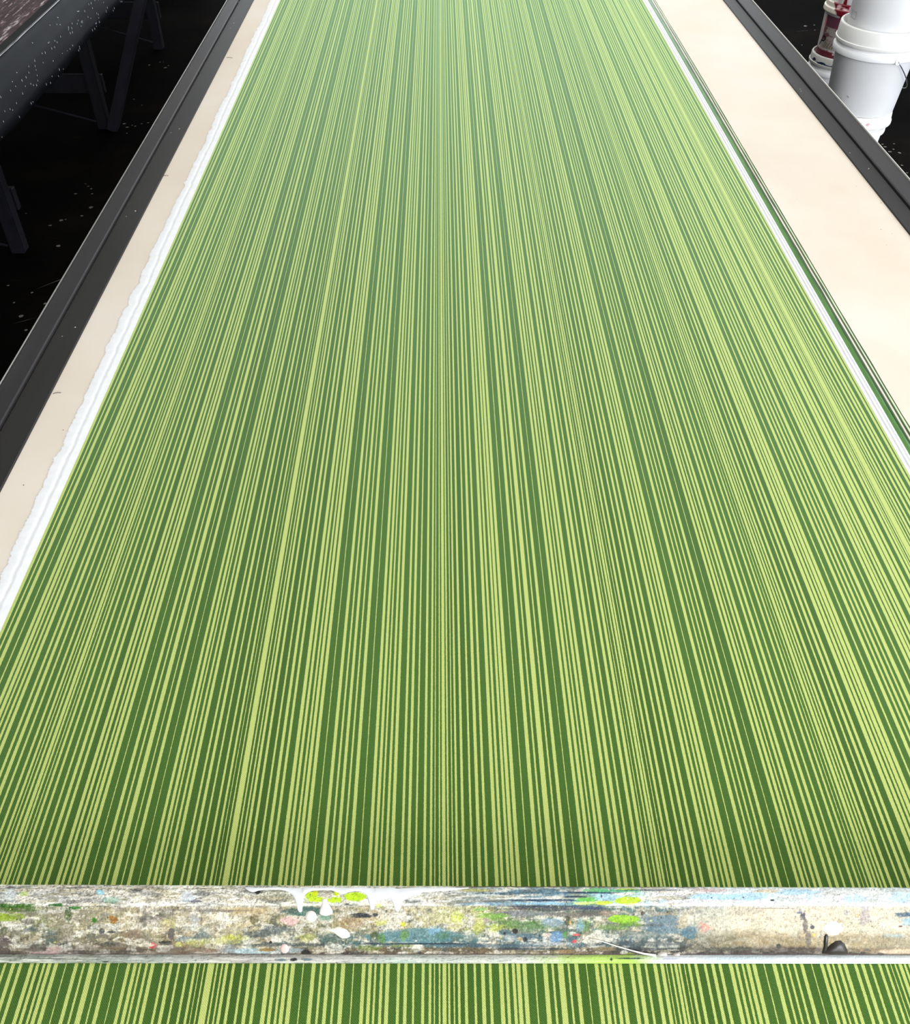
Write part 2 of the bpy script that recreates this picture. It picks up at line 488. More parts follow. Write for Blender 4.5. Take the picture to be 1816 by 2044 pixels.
# loose threads sticking out of the torn edge
fr_v, fr_f = [], []
for k in range(520):
    i = rng.integers(0, 900 if k < 430 else len(yy))
    i = min(i, len(yy) - 1)
    x, y = xo[i], yy[i]
    L = rng.uniform(0.001, 0.0038); dy = rng.uniform(-0.003, 0.001)
    b0 = len(fr_v)
    fr_v += [(x + 0.001, y - 0.0005, TABLE_Z + 0.0006), (x + 0.001, y + 0.0005, TABLE_Z + 0.0006), (x - L, y + dy + 0.0002, TABLE_Z + 0.0004), (x - L, y + dy - 0.0002, TABLE_Z + 0.0004)]
    fr_f.append((b0, b0 + 1, b0 + 2, b0 + 3))
fr = under(mesh_obj('fringe_threads', fr_v, fr_f, M_WHITE), fabric)
tag(fr, kind='stuff')

# woven white margin on the right with two fold lines
xr0, xr1 = X_PR - 0.0008, u_to_x(0.5790)
ts = np.array([0, 0.2, 0.24, 0.28, 0.32, 0.55, 0.60, 0.64, 0.68, 0.9, 1.0])
zz = np.array([0.0012, 0.0030, 0.0008, 0.0008, 0.0034, 0.0034, 0.0008, 0.0008, 0.0034, 0.0030, 0.0004])
ym = np.linspace(Y0 + 0.02, Y1 - 0.1, 160)
V = np.zeros((len(ym), len(ts), 3))
V[:, :, 0] = bow(xr0 + (xr1 - xr0) * ts[None, :], ym[:, None]); V[:, :, 1] = ym[:, None]; V[:, :, 2] = TABLE_Z + 0.0001 + zz[None, :]
sr = under(grid_mesh('woven_margin', V, M_WHITE), fabric)
tag(sr, 'narrow white woven edge with fold lines')

# wet green ink printed past the edge of the cloth, on the table cover
def ink_mat(name, lo, hi, rough):
    return mottled(name, [(0.35, lo), (0.65, hi)], 30, rough, 0.3, mapping=(1, 0.3, 1), bump=0.5, bdist=0.001, bscale=70)
M_INK = ink_mat('wet_green_ink', (0.050, 0.15, 0.022, 1), (0.090, 0.23, 0.045, 1), 0.35)
M_INKD = ink_mat('wet_dark_green_ink', (0.012, 0.050, 0.005, 1), (0.024, 0.085, 0.010, 1), 0.3)
M_INKHALO, *_ = new_mat('pale_green_ink_stain', (0.62, 0.66, 0.42, 1), 0.6)
def ink_strip(name, u0, u1, mat, h, wig=0.0004, seed=0, brk=False):
    a, b = u_to_x(u0), u_to_x(u1)
    y = np.concatenate([np.arange(Y0 + 0.02, 4.2, 0.012), np.arange(4.2, Y1 - 0.1, 0.06)])
    w = wig * noise1(y, 12, seed, 3); w2 = wig * noise1(y, 12, seed + 50, 3)
    ts = np.array([0, 0.15, 0.5, 0.85, 1.0]); hh = np.array([0.02, 0.8, 1.0, 0.8, 0.02]) * h
    V = np.zeros((len(y), 5, 3))
    V[:, :, 0] = bow((a + w)[:, None] * (1 - ts) + (b + w2)[:, None] * ts, y[:, None])
    V[:, :, 1] = y[:, None]; V[:, :, 2] = TABLE_Z + 0.0002 + hh[None, :] * (1 + 0.3 * noise1(y, 20, seed + 9, 3)[:, None])
    return under(grid_mesh(name, V, mat), ptable)
for k, (u0, u1, m, h, s) in enumerate([(0.5785, 0.5872, M_INK, 0.0007, 1), (0.5866, 0.5908, M_INKD, 0.0010, 2), (0.5936, 0.5966, M_INKD, 0.0008, 3),
                                       (0.5988, 0.6010, M_INKD, 0.0006, 4), (0.5964, 0.5990, M_INKHALO, 0.00015, 5)]):
    tag(ink_strip('ink_stripe', u0, u1, m, h, 0.0005, 20 + s), 'green ink line printed past the cloth edge')

# ------------------------------------------------------------------ bar lying across the cloth
def vnoise(x, y, seed, oct=4, gain=0.5):
    """2-D value noise, roughly 0..1"""
    r = np.random.default_rng(seed); out = np.zeros_like(x); amp = 1.0; tot = 0.0
    for o in range(oct):
        g = r.random((256, 256))
        xs_, ys_ = x * 2 ** o + 17.3 * o, y * 2 ** o + 5.1 * o
        i = np.floor(xs_).astype(int); j = np.floor(ys_).astype(int)
        u = xs_ - i; v = ys_ - j; u = u * u * (3 - 2 * u); v = v * v * (3 - 2 * v)
        i0, i1, j0, j1 = i & 255, (i + 1) & 255, j & 255, (j + 1) & 255
        out += amp * ((g[i0, j0] * (1 - u) + g[i1, j0] * u) * (1 - v) + (g[i0, j1] * (1 - u) + g[i1, j1] * u) * v)
        tot += amp; amp *= gain
    return out / tot

BZ = FZ + 0.0008
# cross-section of the bar: (image row it was read from, height above the cloth)
PROF_IN = [(1768.6, 0.0440), (1771.0, 0.0462), (1776, 0.0472), (1790, 0.0470), (1803, 0.0462), (1809, 0.0448), (1818, 0.0420), (1832, 0.0372),
           (1848, 0.0308), (1864, 0.0236), (1880, 0.0164), (1891, 0.0112), (1899, 0.0075), (1905.5, 0.0052)]
PROF = []
for y, h in PROF_IN:
    PROF.append((ray_z(908, y, BZ + h)[1], h))
PROF = np.array(PROF)
arc = np.concatenate([[0], np.cumsum(np.hypot(np.diff(PROF[:, 0]), np.diff(PROF[:, 1])))])
NR = 132
sv = np.linspace(0, arc[-1], NR)
def smooth_interp(s):
    # cardinal spline through the section points
    out = np.zeros((len(s), 2))
    for d in range(2):
        m = np.gradient(PROF[:, d], arc)
        i = np.clip(np.searchsorted(arc, s) - 1, 0, len(arc) - 2)
        h = arc[i + 1] - arc[i]; t = (s - arc[i]) / h
        out[:, d] = ((2 * t**3 - 3 * t**2 + 1) * PROF[i, d] + (t**3 - 2 * t**2 + t) * h * m[i]
                     + (-2 * t**3 + 3 * t**2) * PROF[i + 1, d] + (t**3 - t**2) * h * m[i + 1])
    return out
SEC = smooth_interp(sv)
BAR_X0, BAR_X1 = -0.600, 0.700
BX_C = 0.0; BY_C = float(PROF[7, 0])
BAR_ROT = 0.0152           # the bar is not quite square to the table
NCOL = 1700
xv = np.linspace(BAR_X0, BAR_X1, NCOL)
def bar_point(x, s):
    """x along the bar, s along its section (0 = back edge) -> world"""
    sec = np.stack([np.interp(s, sv, SEC[:, 0]), np.interp(s, sv, SEC[:, 1])], -1)
    taper = 1 - 0.045 * np.asarray(x)
    yl = (sec[..., 0] - BY_C) * taper; zl = sec[..., 1]
    return bar_world(x, yl, zl)
def bar_world(x, yl, zl):
    c, s_ = math.cos(-BAR_ROT), math.sin(-BAR_ROT)
    return np.stack([x * c - yl * s_, BY_C + x * s_ + yl * c, BZ + zl], -1)
XX, SS = np.meshgrid(xv, sv)
W = bar_point(XX, SS)
px, py = project(W.reshape(-1, 3)); px = px.reshape(XX.shape); py = py.reshape(XX.shape)

# --- layers of dried paint on the bar (its own colour, with ridge highlight and groove shade painted in), in millimetre-like bar coordinates px, py
def S3(r, g, b): return np.array(srgb(r, g, b)[:3])
zx = np.array([0, 70, 140, 220, 300, 390, 480, 560, 640, 720, 800, 880, 960, 1040, 1120, 1190, 1260, 1320, 1390, 1480, 1600, 1700, 1816], float)
def ZC(*l): return np.array([S3(*c) for c in l])
z_top = ZC((206,208,200),(208,206,196),(206,204,198),(208,204,194),(226,220,208),(224,222,214),(222,218,206),(214,212,198),(236,238,214),(238,238,226),(238,238,230),(232,230,222),(206,212,206),(168,190,194),(136,168,182),(160,196,190),(206,232,222),(240,238,232),(236,236,236),(234,240,242),(238,240,238),(238,240,238),(232,240,244))
z_fr = ZC((142,146,92),(158,160,122),(176,170,138),(194,182,152),(214,200,172),(214,204,178),(214,200,168),(184,174,136),(178,172,138),(206,188,150),(222,208,172),(218,212,170),(204,202,140),(150,164,124),(126,146,126),(122,142,128),(122,146,138),(126,148,152),(210,208,194),(236,224,200),(240,228,206),(240,228,204),(236,228,210))
z_lo = ZC((112,100,96),(138,132,112),(150,142,118),(146,134,106),(168,150,122),(170,152,120),(150,152,142),(150,160,150),(124,136,122),(112,138,138),(110,142,146),(108,140,144),(104,134,138),(112,138,138),(118,142,150),(104,124,132),(98,116,122),(92,108,112),(128,126,106),(176,158,122),(186,168,132),(190,174,140),(198,186,160))
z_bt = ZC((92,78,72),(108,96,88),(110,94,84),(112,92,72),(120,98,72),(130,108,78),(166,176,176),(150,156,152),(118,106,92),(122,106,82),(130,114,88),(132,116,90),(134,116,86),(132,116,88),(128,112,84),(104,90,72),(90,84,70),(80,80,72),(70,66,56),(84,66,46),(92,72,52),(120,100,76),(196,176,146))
def zc(Z, x):
    return np.stack([np.interp(x, zx, Z[:, k]) for k in range(3)], -1)
warp = (vnoise(px / 60, py / 18, 1) - 0.5)
wx = px + 120 * warp; wy = py + 10 * (vnoise(px / 40, py / 14, 2) - 0.5)
def sstep(a, b, x):
    t = np.clip((x - a) / (b - a), 0, 1); return t * t * (3 - 2 * t)
col = zc(z_top, wx)
def over(c, m, rgb):
    return c * (1 - m[..., None]) + np.asarray(rgb) * m[..., None]
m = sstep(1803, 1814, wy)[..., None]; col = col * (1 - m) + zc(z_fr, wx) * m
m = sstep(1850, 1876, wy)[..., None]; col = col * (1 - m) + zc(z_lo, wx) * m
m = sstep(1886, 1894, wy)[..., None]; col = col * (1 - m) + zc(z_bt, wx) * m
# coarse tonal mottling in several hues, drawn out along the bar on the top face
pal = [(244, 234, 214), (104, 102, 90), (176, 170, 138), (214, 202, 176), (90, 104, 106), (238, 234, 224), (250, 244, 230)]
left_w = 1 - 0.75 * sstep(1340, 1420, px)
for k, c in enumerate(pal):
    top = py < 1810
    n = np.where(top, vnoise(px / 46, py / 7, 30 + k, 5, 0.6), vnoise(px / 26, py / 14, 60 + k, 5, 0.6))
    col = over(col, (0.45 if sum(c) < 400 else 0.65) * sstep(0.57, 0.66, n) * left_w, S3(*c))
# brushed diagonal scratches (top) and fine weave imprint (front)
d = vnoise((px + 0.9 * (py - 1768)) / 3.2, (py - 0.35 * px) / 2.2, 101, 3)
col *= (1 - 0.50 * (sstep(0.56, 0.72, d) * np.where(py < 1810, 1, 0) * (0.35 + 0.65 * (px < 700))))[..., None]
wv = vnoise(px / 1.7, py / 5.0, 102, 3); wh = vnoise(px / 5, py / 1.7, 103, 2)
col *= (1 - 0.38 * sstep(0.55, 0.75, wv) * (py > 1806) * (0.5 + 0.5 * left_w))[..., None]
col = over(col, 0.34 * sstep(0.60, 0.78, vnoise(px / 1.6, py / 7.5, 104, 2)) * (py > 1810) * (py < 1892) * (0.4 + 0.6 * left_w), S3(238, 234, 220))
# dark pits
pit = vnoise(px / 2.6, py / 2.2, 105, 2)
zone = vnoise(px / 70, py / 16, 106, 3)
col = over(col, 0.75 * sstep(0.76, 0.84, pit) * sstep(0.40, 0.60, zone), S3(66, 64, 62))

def blot(x, y, rx, ry, c, a=1.0, edge=0.25, rag=0.5, dry=0.0, sx=None, sy=None, seed=[200]):
    global col
    seed[0] += 1
    sel = (np.abs(px - x) < rx * 1.9 + 6) & (np.abs(py - y) < ry * 1.9 + 6)
    if not sel.any(): return
    X_, Y_ = px[sel], py[sel]
    n = vnoise(X_ / (sx or max(3, rx * 0.5)), Y_ / (sy or max(2.2, ry * 0.6)), seed[0], 4, 0.65) - 0.5
    n2 = vnoise(X_ / 3.0, Y_ / 2.6, seed[0] + 900, 3, 0.6) - 0.5
    big = min(1.0, rx * ry / 60.0)
    dd = np.hypot((X_ - x) / rx, (Y_ - y) / ry) + rag * (n * 2.2 * (0.4 + 0.6 * big) + n2 * 1.0 * big)
    if dry == 0.0 and rag >= 0.45: dry = 0.3 * big
    mk = 1 - sstep(1 - edge, 1 + edge * 0.4, dd)
    if dry:
        mk *= 1 - dry * sstep(0.46, 0.56, vnoise(X_ / 2.0, Y_ / 3.0, seed[0] + 500, 3))
    mk *= a
    col[sel] = col[sel] * (1 - mk[:, None]) + S3(*c) * mk[:, None]

B = blot
# left end
B(18, 1808, 60, 5, (66, 118, 16), 1, .3, .5); B(30, 1816, 44, 6, (84, 120, 20), .9, .4, .5); B(4, 1830, 42, 9, (162, 184, 34), .95, .3, .6)
B(48, 1784, 9, 5, (190, 204, 128), .8); B(20, 1785, 14, 12, (214, 220, 222), .7, .5); B(112, 1806, 16, 3, (38, 122, 34)); B(150, 1812, 14, 3, (52, 138, 34))
B(136, 1824, 8, 14, (52, 96, 20), .9, .3, .7); B(188, 1837, 5, 6, (70, 146, 24)); B(226, 1836, 10, 8, (166, 116, 24), .95); B(200, 1781, 9, 5, (168, 216, 226))
B(222, 1796, 20, 7, (150, 198, 178), .6, .4, .6, .5); B(55, 1840, 14, 8, (70, 62, 44), .7, .4, .6); B(62, 1856, 14, 7, (96, 110, 118), .8, .4, .6, .4)
B(96, 1862, 18, 9, (120, 132, 128), .7, .5, .6, .4); B(98, 1876, 14, 6, (84, 112, 104), .7, .4, .6, .3); B(5, 1882, 20, 11, (112, 102, 104), .9, .4, .5)
B(204, 1858, 6, 7, (62, 68, 78), .9, .3, .6); B(222, 1861, 10, 2, (62, 70, 80), .9); B(214, 1884, 26, 5, (76, 78, 78), .8, .4, .6, .4)
B(70, 1895, 30, 3.5, (66, 60, 60), .9, .4); B(107, 1895, 14, 6, (216, 192, 184), 1, .2, .4); B(92, 1903, 34, 4, (214, 186, 184), 1, .2, .3)
B(170, 1900, 44, 4, (64, 58, 52), .9, .4, .5); B(20, 1902, 44, 3, (70, 56, 48), .8); B(160, 1772, 40, 2, (90, 82, 76), .7, .4, .6); B(20, 1771, 10, 2, (110, 96, 94), .8)
# 230 - 460
B(272, 1777, 12, 3, (84, 80, 80), .8, .4, .6); B(303, 1785, 20, 6, (132, 132, 130), .7, .5, .7, .5); B(402, 1784, 24, 6, (128, 130, 128), .8, .5, .6, .5)
B(372, 1790, 18, 12, (204, 212, 222), .8, .5, .5); B(390, 1799, 14, 3, (112, 112, 122), .9, .3, .5); B(288, 1836, 6, 18, (124, 116, 114), .7, .5, .6)
B(312, 1832, 12, 6, (128, 116, 108), .7, .5, .7, .4); B(262, 1866, 24, 10, (140, 116, 94), .75, .5, .6, .3); B(388, 1836, 10, 12, (192, 198, 204), .7, .5)
B(402, 1838, 3, 14, (150, 124, 96), .8, .4, .5); B(410, 1856, 12, 8, (192, 198, 196), .5); B(335, 1845, 22, 9, (206, 196, 134), .7, .5, .6, .4)
B(342, 1865, 7, 13, (118, 110, 106), .95, .2, .4); B(330, 1882, 14, 5, (62, 58, 58), 1, .2, .4); B(306, 1887, 8, 6, (226, 118, 128), 1, .2, .3); B(302, 1890, 4, 4, (214, 74, 88), 1, .2)
B(356, 1885, 7, 6, (222, 222, 142), 1, .2, .3); B(290, 1886, 24, 5, (240, 230, 212), .9, .3, .5); B(372, 1874, 22, 7, (116, 134, 138), .8, .4, .6, .4)
B(404, 1868, 22, 8, (108, 128, 136), .8, .4, .6, .4); B(390, 1882, 30, 8, (206, 208, 130), .6, .5, .6, .5); B(446, 1876, 26, 12, (202, 200, 120), .7, .5, .6, .5)
B(250, 1900, 20, 4, (52, 46, 42), .9, .3, .5); B(362, 1906, 5, 3.5, (186, 24, 40), 1, .2, .2); B(340, 1903, 60, 3, (128, 96, 62), .8, .4, .4); B(410, 1897, 36, 5, (146, 108, 62), .8, .4, .5)
B(290, 1904, 34, 2.5, (222, 208, 188), .9, .3, .3); B(396, 1902, 10, 2.5, (232, 220, 204), 1, .2, .3); B(424, 1903, 12, 2, (226, 216, 200), 1, .2, .3)
B(440, 1818, 60, 3, (120, 112, 108), .7, .5, .7, .3); B(458, 1894, 12, 8, (176, 190, 192), .8)
# 460 - 690
B(500, 1778, 26, 4, (90, 86, 80), .6, .4, .7, .4); B(550, 1787, 44, 9, (150, 150, 124), .7, .5, .6, .6); B(514, 1781, 6, 4, (28, 26, 26), 1, .2, .2)
B(610, 1820, 48, 9, (78, 122, 112), .95, .3, .5, .2); B(650, 1832, 18, 5, (120, 172, 152), .8, .4, .5, .2); B(508, 1834, 11, 10, (112, 100, 62), .85, .4, .6, .3)
B(548, 1856, 34, 10, (112, 122, 124), .9, .4, .6, .35); B(520, 1866, 34, 6, (96, 106, 110), .8, .4, .6, .35); B(580, 1842, 10, 6, (166, 168, 66), .7, .4, .6, .3)
B(578, 1838, 17, 9, (238, 206, 198), 1, .15, .35); B(612, 1872, 20, 8, (192, 190, 84), .7, .5, .6, .5); B(470, 1872, 24, 10, (208, 206, 104), .7, .5, .6, .5)
B(500, 1818, 56, 8, (204, 182, 142), .7, .5, .5); B(530, 1876, 14, 5, (160, 130, 92), .6, .4, .6, .3); B(540, 1881, 3.2, 3.2, (62, 44, 38), 1, .2, .1)
B(560, 1886, 100, 4, (80, 92, 96), .8, .4, .5, .3); B(500, 1898, 60, 6, (188, 202, 204), .95, .25, .3); B(532, 1896, 20, 4, (166, 138, 82), .95, .25, .35)
B(585, 1897, 20, 5, (176, 186, 184), .9, .3, .3); B(610, 1903, 10, 8, (44, 36, 30), 1, .2, .2); B(660, 1872, 30, 10, (96, 122, 116), .8, .5, .5, .3)
# lime on top, near the white spill
B(622, 1787, 14, 8, (208, 236, 62), 1, .15, .4); B(632, 1795, 20, 5, (212, 238, 66), 1, .2, .4); B(668, 1796, 16, 6, (210, 238, 62), 1, .2, .4)
B(629, 1783, 6, 6, (206, 214, 40), 1, .2, .3); B(671, 1783, 6, 6, (204, 216, 44), 1, .2, .3); B(650, 1785, 13, 7, (206, 200, 184), .9, .3, .5, .4)
B(708, 1790, 22, 9, (210, 240, 60), 1, .12, .25); B(760, 1784, 9, 5, (196, 222, 100), .9, .3, .5, .3); B(757, 1808, 8, 4, (214, 226, 132), .9, .3, .5)
# 690 - 920
B(722, 1827, 20, 5.5, (50, 62, 70), 1, .2, .5, .15); B(749, 1826, 6, 4, (60, 70, 78), 1, .2, .5); B(700, 1842, 30, 12, (182, 152, 110), .7, .5, .6, .4)
B(760, 1842, 14, 6, (222, 222, 120), .7, .4, .6, .3); B(804, 1845, 6, 5, (224, 222, 70), .9); B(910, 1832, 14, 12, (208, 222, 74), .7, .4, .7, .4)
B(830, 1868, 110, 15, (112, 154, 160), .95, .25, .35, .2, 40, 6); B(868, 1857, 20, 8, (158, 196, 220), .7, .5, .5, .2); B(748, 1868, 12, 10, (110, 112, 56), .85, .4, .6, .3)
B(762, 1872, 9, 10, (126, 170, 70), .7, .4, .6, .3); B(806, 1866, 9, 12, (140, 178, 84), .75, .4, .6, .3); B(884, 1866, 18, 10, (90, 132, 92), .7, .5, .6, .4)
B(840, 1884, 150, 1.6, (34, 66, 84), .95, .4, .3, 0, 30, 3); B(735, 1892, 26, 6, (140, 156, 60), .7, .5, .5, .3); B(805, 1888, 24, 3, (146, 160, 60), .7, .5, .5, .3)
B(725, 1904, 10, 5, (70, 46, 34), .8); B(690, 1903, 12, 4, (74, 48, 36), .8); B(830, 1878, 2, 2, (240, 240, 232)); B(838, 1902, 4, 4, (60, 56, 54), .9)
# 920 - 1150
B(945, 1777, 28, 3, (214, 216, 128), .8, .4, .5, .3); B(1010, 1783, 90, 3, (72, 108, 120), .85, .4, .6, .4, 40, 2); B(1070, 1780, 80, 4, (84, 120, 138), .8, .4, .6, .4, 50, 2)
B(1060, 1794, 80, 2, (240, 240, 234), .9, .4, .4, .2, 40, 2); B(1100, 1797, 90, 2.4, (36, 84, 112), .95, .4, .5, .2, 40, 2); B(1000, 1804, 80, 4, (116, 158, 180), .8, .4, .6, .4, 30, 2)
B(1090, 1803, 60, 3, (166, 206, 224), .9, .3, .5, .2, 30, 2); B(1090, 1809, 90, 2.2, (40, 80, 106), .9, .4, .4, .2, 40, 2); B(1100, 1814, 100, 5, (84, 80, 94), .9, .35, .5, .35)
B(1050, 1824, 70, 7, (146, 148, 156), .85, .5, .5, .3); B(1140, 1826, 60, 7, (126, 120, 112), .8, .5, .5, .3); B(958, 1815, 14, 3, (160, 204, 128), .9)
B(985, 1829, 34, 8, (142, 190, 66), .85, .4, .6, .35); B(1030, 1846, 60, 9, (116, 152, 74), .85, .5, .6, .35); B(955, 1846, 12, 20, (200, 206, 70), .7, .5, .7, .4)
B(990, 1852, 16, 8, (212, 220, 96), .7, .5, .6, .4); B(972, 1838, 12, 7, (188, 174, 164), .8, .4, .6); B(1070, 1850, 50, 12, (106, 144, 96), .7, .5, .6, .4)
B(1010, 1862, 16, 7, (94, 124, 130), .9, .3, .4); B(1028, 1859, 6, 6, (58, 46, 50), 1, .15, .15); B(1007, 1863, 3, 3, (36, 50, 62), 1, .2, .2); B(1040, 1869, 36, 7, (96, 128, 146), .8, .4, .6, .3)
B(1048, 1875, 5, 5, (56, 66, 74), 1, .2, .2); B(1038, 1874, 5, 4, (206, 182, 130), 1, .3); B(1018, 1873, 20, 6, (196, 196, 196), .7, .4, .6, .3); B(1092, 1866, 12, 4, (222, 206, 192), 1, .25, .4)
B(1106, 1861, 9, 2, (72, 84, 96), .9, .3, .4); B(1112, 1870, 18, 10, (132, 170, 208), .85, .4, .5, .25); B(1100, 1842, 24, 10, (146, 176, 200), .7, .5, .6, .45)
B(1134, 1838, 8, 10, (84, 80, 54), .9, .3, .6); B(1138, 1842, 3, 5, (206, 178, 104), .9); B(1128, 1866, 6, 8, (110, 160, 60), .8, .4, .5); B(1150, 1866, 8, 2.5, (226, 124, 118), 1, .2, .3)
B(1146, 1879, 5, 3.5, (222, 106, 116), 1, .2, .3); B(1090, 1884, 60, 4, (204, 206, 206), .75, .5, .5, .35); B(1000, 1888, 110, 4, (78, 108, 128), .8, .5, .5, .3, 30, 3)
B(1060, 1894, 100, 2.4, (46, 66, 78), .8, .5, .5, .2, 30, 2); B(935, 1874, 30, 8, (104, 136, 132), .7, .5, .5, .4)
# 1150 - 1380
B(1190, 1778, 30, 4, (128, 206, 138), .95, .3, .5, .2, 14, 2); B(1240, 1778, 50, 3, (112, 196, 144), .95, .3, .5, .1, 14, 2); B(1252, 1775, 20, 2, (196, 216, 70), .9)
B(1180, 1782, 60, 2, (40, 84, 110), .95, .4, .4, 0, 20, 2); B(1300, 1777, 60, 2, (70, 90, 112), .8, .4, .5, .2, 20, 2); B(1174, 1796, 26, 6, (132, 210, 96), .95, .3, .5, .2)
B(1150, 1790, 26, 2, (40, 78, 100), .9, .3, .4, 0, 14, 2); B(1205, 1790, 20, 8, (190, 222, 232), .95, .3, .5); B(1235, 1796, 24, 12, (188, 222, 234), .8, .4, .6); B(1165, 1803, 26, 3, (214, 236, 140), .9, .3, .4)
B(1205, 1802, 18, 4, (216, 236, 96), 1, .2, .4); B(1254, 1798, 28, 8.5, (212, 238, 84), 1, .12, .22); B(1200, 1789, 1.6, 3.5, (30, 34, 42), 1, .2, .1); B(1290, 1802, 12, 8, (190, 218, 228), .7, .4, .6)
B(1322, 1800, 10, 6, (196, 222, 232), .7, .4, .6); B(1175, 1812, 34, 3, (70, 94, 130), .85, .4, .4, .1, 14, 2); B(1190, 1822, 40, 6, (120, 110, 104), .8, .4, .6, .4); B(1212, 1824, 18, 7, (196, 176, 150), .7, .4, .6, .3)
B(1246, 1835, 34, 8.5, (170, 214, 40), 1, .15, .3, .1); B(1256, 1844, 26, 6, (132, 170, 56), .85, .35, .5, .3); B(1228, 1850, 34, 6, (120, 160, 60), .75, .4, .6, .4); B(1282, 1823, 4, 5, (110, 84, 52), 1, .3, .5)
B(1165, 1846, 18, 12, (132, 168, 92), .7, .5, .6, .4); B(1158, 1846, 8, 14, (160, 196, 216), .7, .5, .5, .4); B(1320, 1838, 44, 16, (132, 152, 162), .9, .35, .45, .3); B(1330, 1856, 50, 8, (110, 142, 158), .8, .4, .5, .3)
B(1285, 1868, 60, 10, (134, 152, 152), .7, .5, .5, .4); B(1330, 1824, 30, 4, (212, 192, 160), .6, .4, .5); B(1300, 1846, 30, 4, (96, 92, 88), .6, .5, .6, .4); B(1270, 1884, 110, 6, (86, 102, 108), .75, .5, .5, .25, 30, 4)
B(1280, 1894, 90, 4, (64, 76, 84), .85, .5, .5, .2, 30, 3); B(1204, 1894, 28, 4.5, (150, 134, 104), .95, .25, .35); B(1172, 1903, 34, 5, (118, 92, 64), .9, .3, .5); B(1257, 1907, 14, 5, (146, 170, 30), 1, .2, .2)
B(1128, 1901, 20, 6, (160, 132, 92), .9, .3, .5); B(1365, 1840, 14, 20, (224, 206, 172), .6, .5, .6)
# 1380 - 1816
B(1375, 1862, 18, 13, (96, 138, 156), .9, .3, .5, .3); B(1408, 1851, 14, 11, (240, 158, 142), .6, .5, .7, .6); B(1420, 1777, 40, 4, (214, 188, 180), .8, .4, .6, .5)
B(1430, 1790, 56, 6, (192, 226, 242), .95, .3, .45); B(1500, 1789, 50, 8, (194, 226, 242), .95, .3, .45); B(1580, 1781, 50, 6, (196, 226, 240), .95, .3, .45); B(1530, 1779, 26, 4, (232, 214, 180), .8, .4, .6, .3)
B(1420, 1792, 2, 1.4, (36, 50, 66)); B(1483, 1791, 2.4, 1.4, (40, 56, 72)); B(1541, 1797, 5, 2, (40, 46, 56), 1, .3, .5); B(1546, 1813, 40, .9, (84, 80, 84), .8, .4, .4, .3, 10, 1)
B(1594, 1822, 5, 2, (112, 128, 158), .9); B(1620, 1790, 16, 6, (202, 228, 242), .7, .5, .6); B(1706, 1793, 26, 8, (200, 228, 242), .75, .5, .6); B(1800, 1790, 34, 12, (204, 230, 244), .8, .5, .6)
B(1602, 1829, 6, 9, (96, 98, 110), .95, .3, .6, .2); B(1606, 1846, 6, 16, (130, 122, 116), .9, .3, .5, .2); B(1613, 1876, 7, 18, (138, 128, 116), .85, .3, .4, .2); B(1596, 1818, 3, 6, (150, 150, 164), .7, .4, .6)
B(1621, 1851, 4.6, 4.6, (110, 110, 112), 1, .2, .4); B(1624, 1866, 3.4, 3.4, (232, 208, 120), 1, .3, .5); B(1688, 1822, 5, 7, (186, 180, 178), .9, .3, .4, .3); B(1726, 1832, 13, 16, (188, 176, 176), .9, .3, .4, .5)
B(1726, 1813, 9, 6, (190, 192, 202), .7, .3, .4, .5); B(1712, 1827, 3, 5, (232, 206, 158), .9); B(1554, 1889, 5.4, 5.4, (92, 84, 82), 1, .15, .15); B(1730, 1896, 5, 3, (132, 122, 112), 1, .2, .3)
B(1812, 1826, 24, 5, (70, 112, 138), .95, .3, .6, .3); B(1814, 1840, 16, 10, (160, 204, 222), .8, .4, .6, .3); B(1797, 1849, 4, 2, (120, 70, 56), .9); B(1786, 1868, 24, 4, (184, 202, 206), .7, .5, .6, .4)
B(1663, 1853, 20, 14, (252, 248, 240), 1, .15, .3); B(1675, 1840, 5, 4, (206, 188, 150), .8); B(1470, 1846, 30, 10, (246, 236, 216), .6, .5, .5)
for k, (x, r) in enumerate([(1440, 7), (1470, 8), (1496, 14), (1530, 10), (1560, 24), (1600, 26), (1700, 16), (1722, 10), (1758, 8), (1400, 12), (1420, 9)]):
    B(x, 1906, r, 5.5, (70, 46, 28) if k % 2 == 0 else (48, 36, 28), .95, .2, .4)
B(1440, 1895, 90, 3, (112, 114, 98), .7, .5, .5, .2, 30, 2); B(1796, 1900, 40, 6, (220, 204, 178), .95, .2, .4)
for k in range(60):
    x = rng.uniform(1390, 1816); y = rng.uniform(1775, 1880)
    B(x, y, rng.uniform(.7, 1.8), rng.uniform(.5, 1.3), (110, 104, 96), .8, .3, .4)
for k in range(110):
    x = rng.uniform(0, 1380); y = rng.uniform(1774, 1885)
    c = [(60, 58, 56), (244, 240, 232), (90, 96, 98), (224, 226, 150), (240, 232, 214)][k % 5]
    B(x, y, rng.uniform(.8, 2.6), rng.uniform(.7, 2.4), c, .85, .3, .5)

# overall fine crust: light crests and dark pits in every colour
g1 = vnoise(px / 1.8, py / 1.9, 701, 3, 0.6); g2 = vnoise(px / 5.5, py / 3.6, 702, 3, 0.6)
gz = 0.55 + 0.45 * left_w
col = col * (1 + gz * (0.95 * (g1 - 0.5) + 0.55 * (g2 - 0.5)))[..., None]
col = np.clip(col, 0, 1.2) ** 1.30 * (np.where(py > 1808, 0.70, 0.86) * (1 + 0.16 * (1 - sstep(470, 620, px))))[..., None]  # front face toned darker than the top to balance the light on it
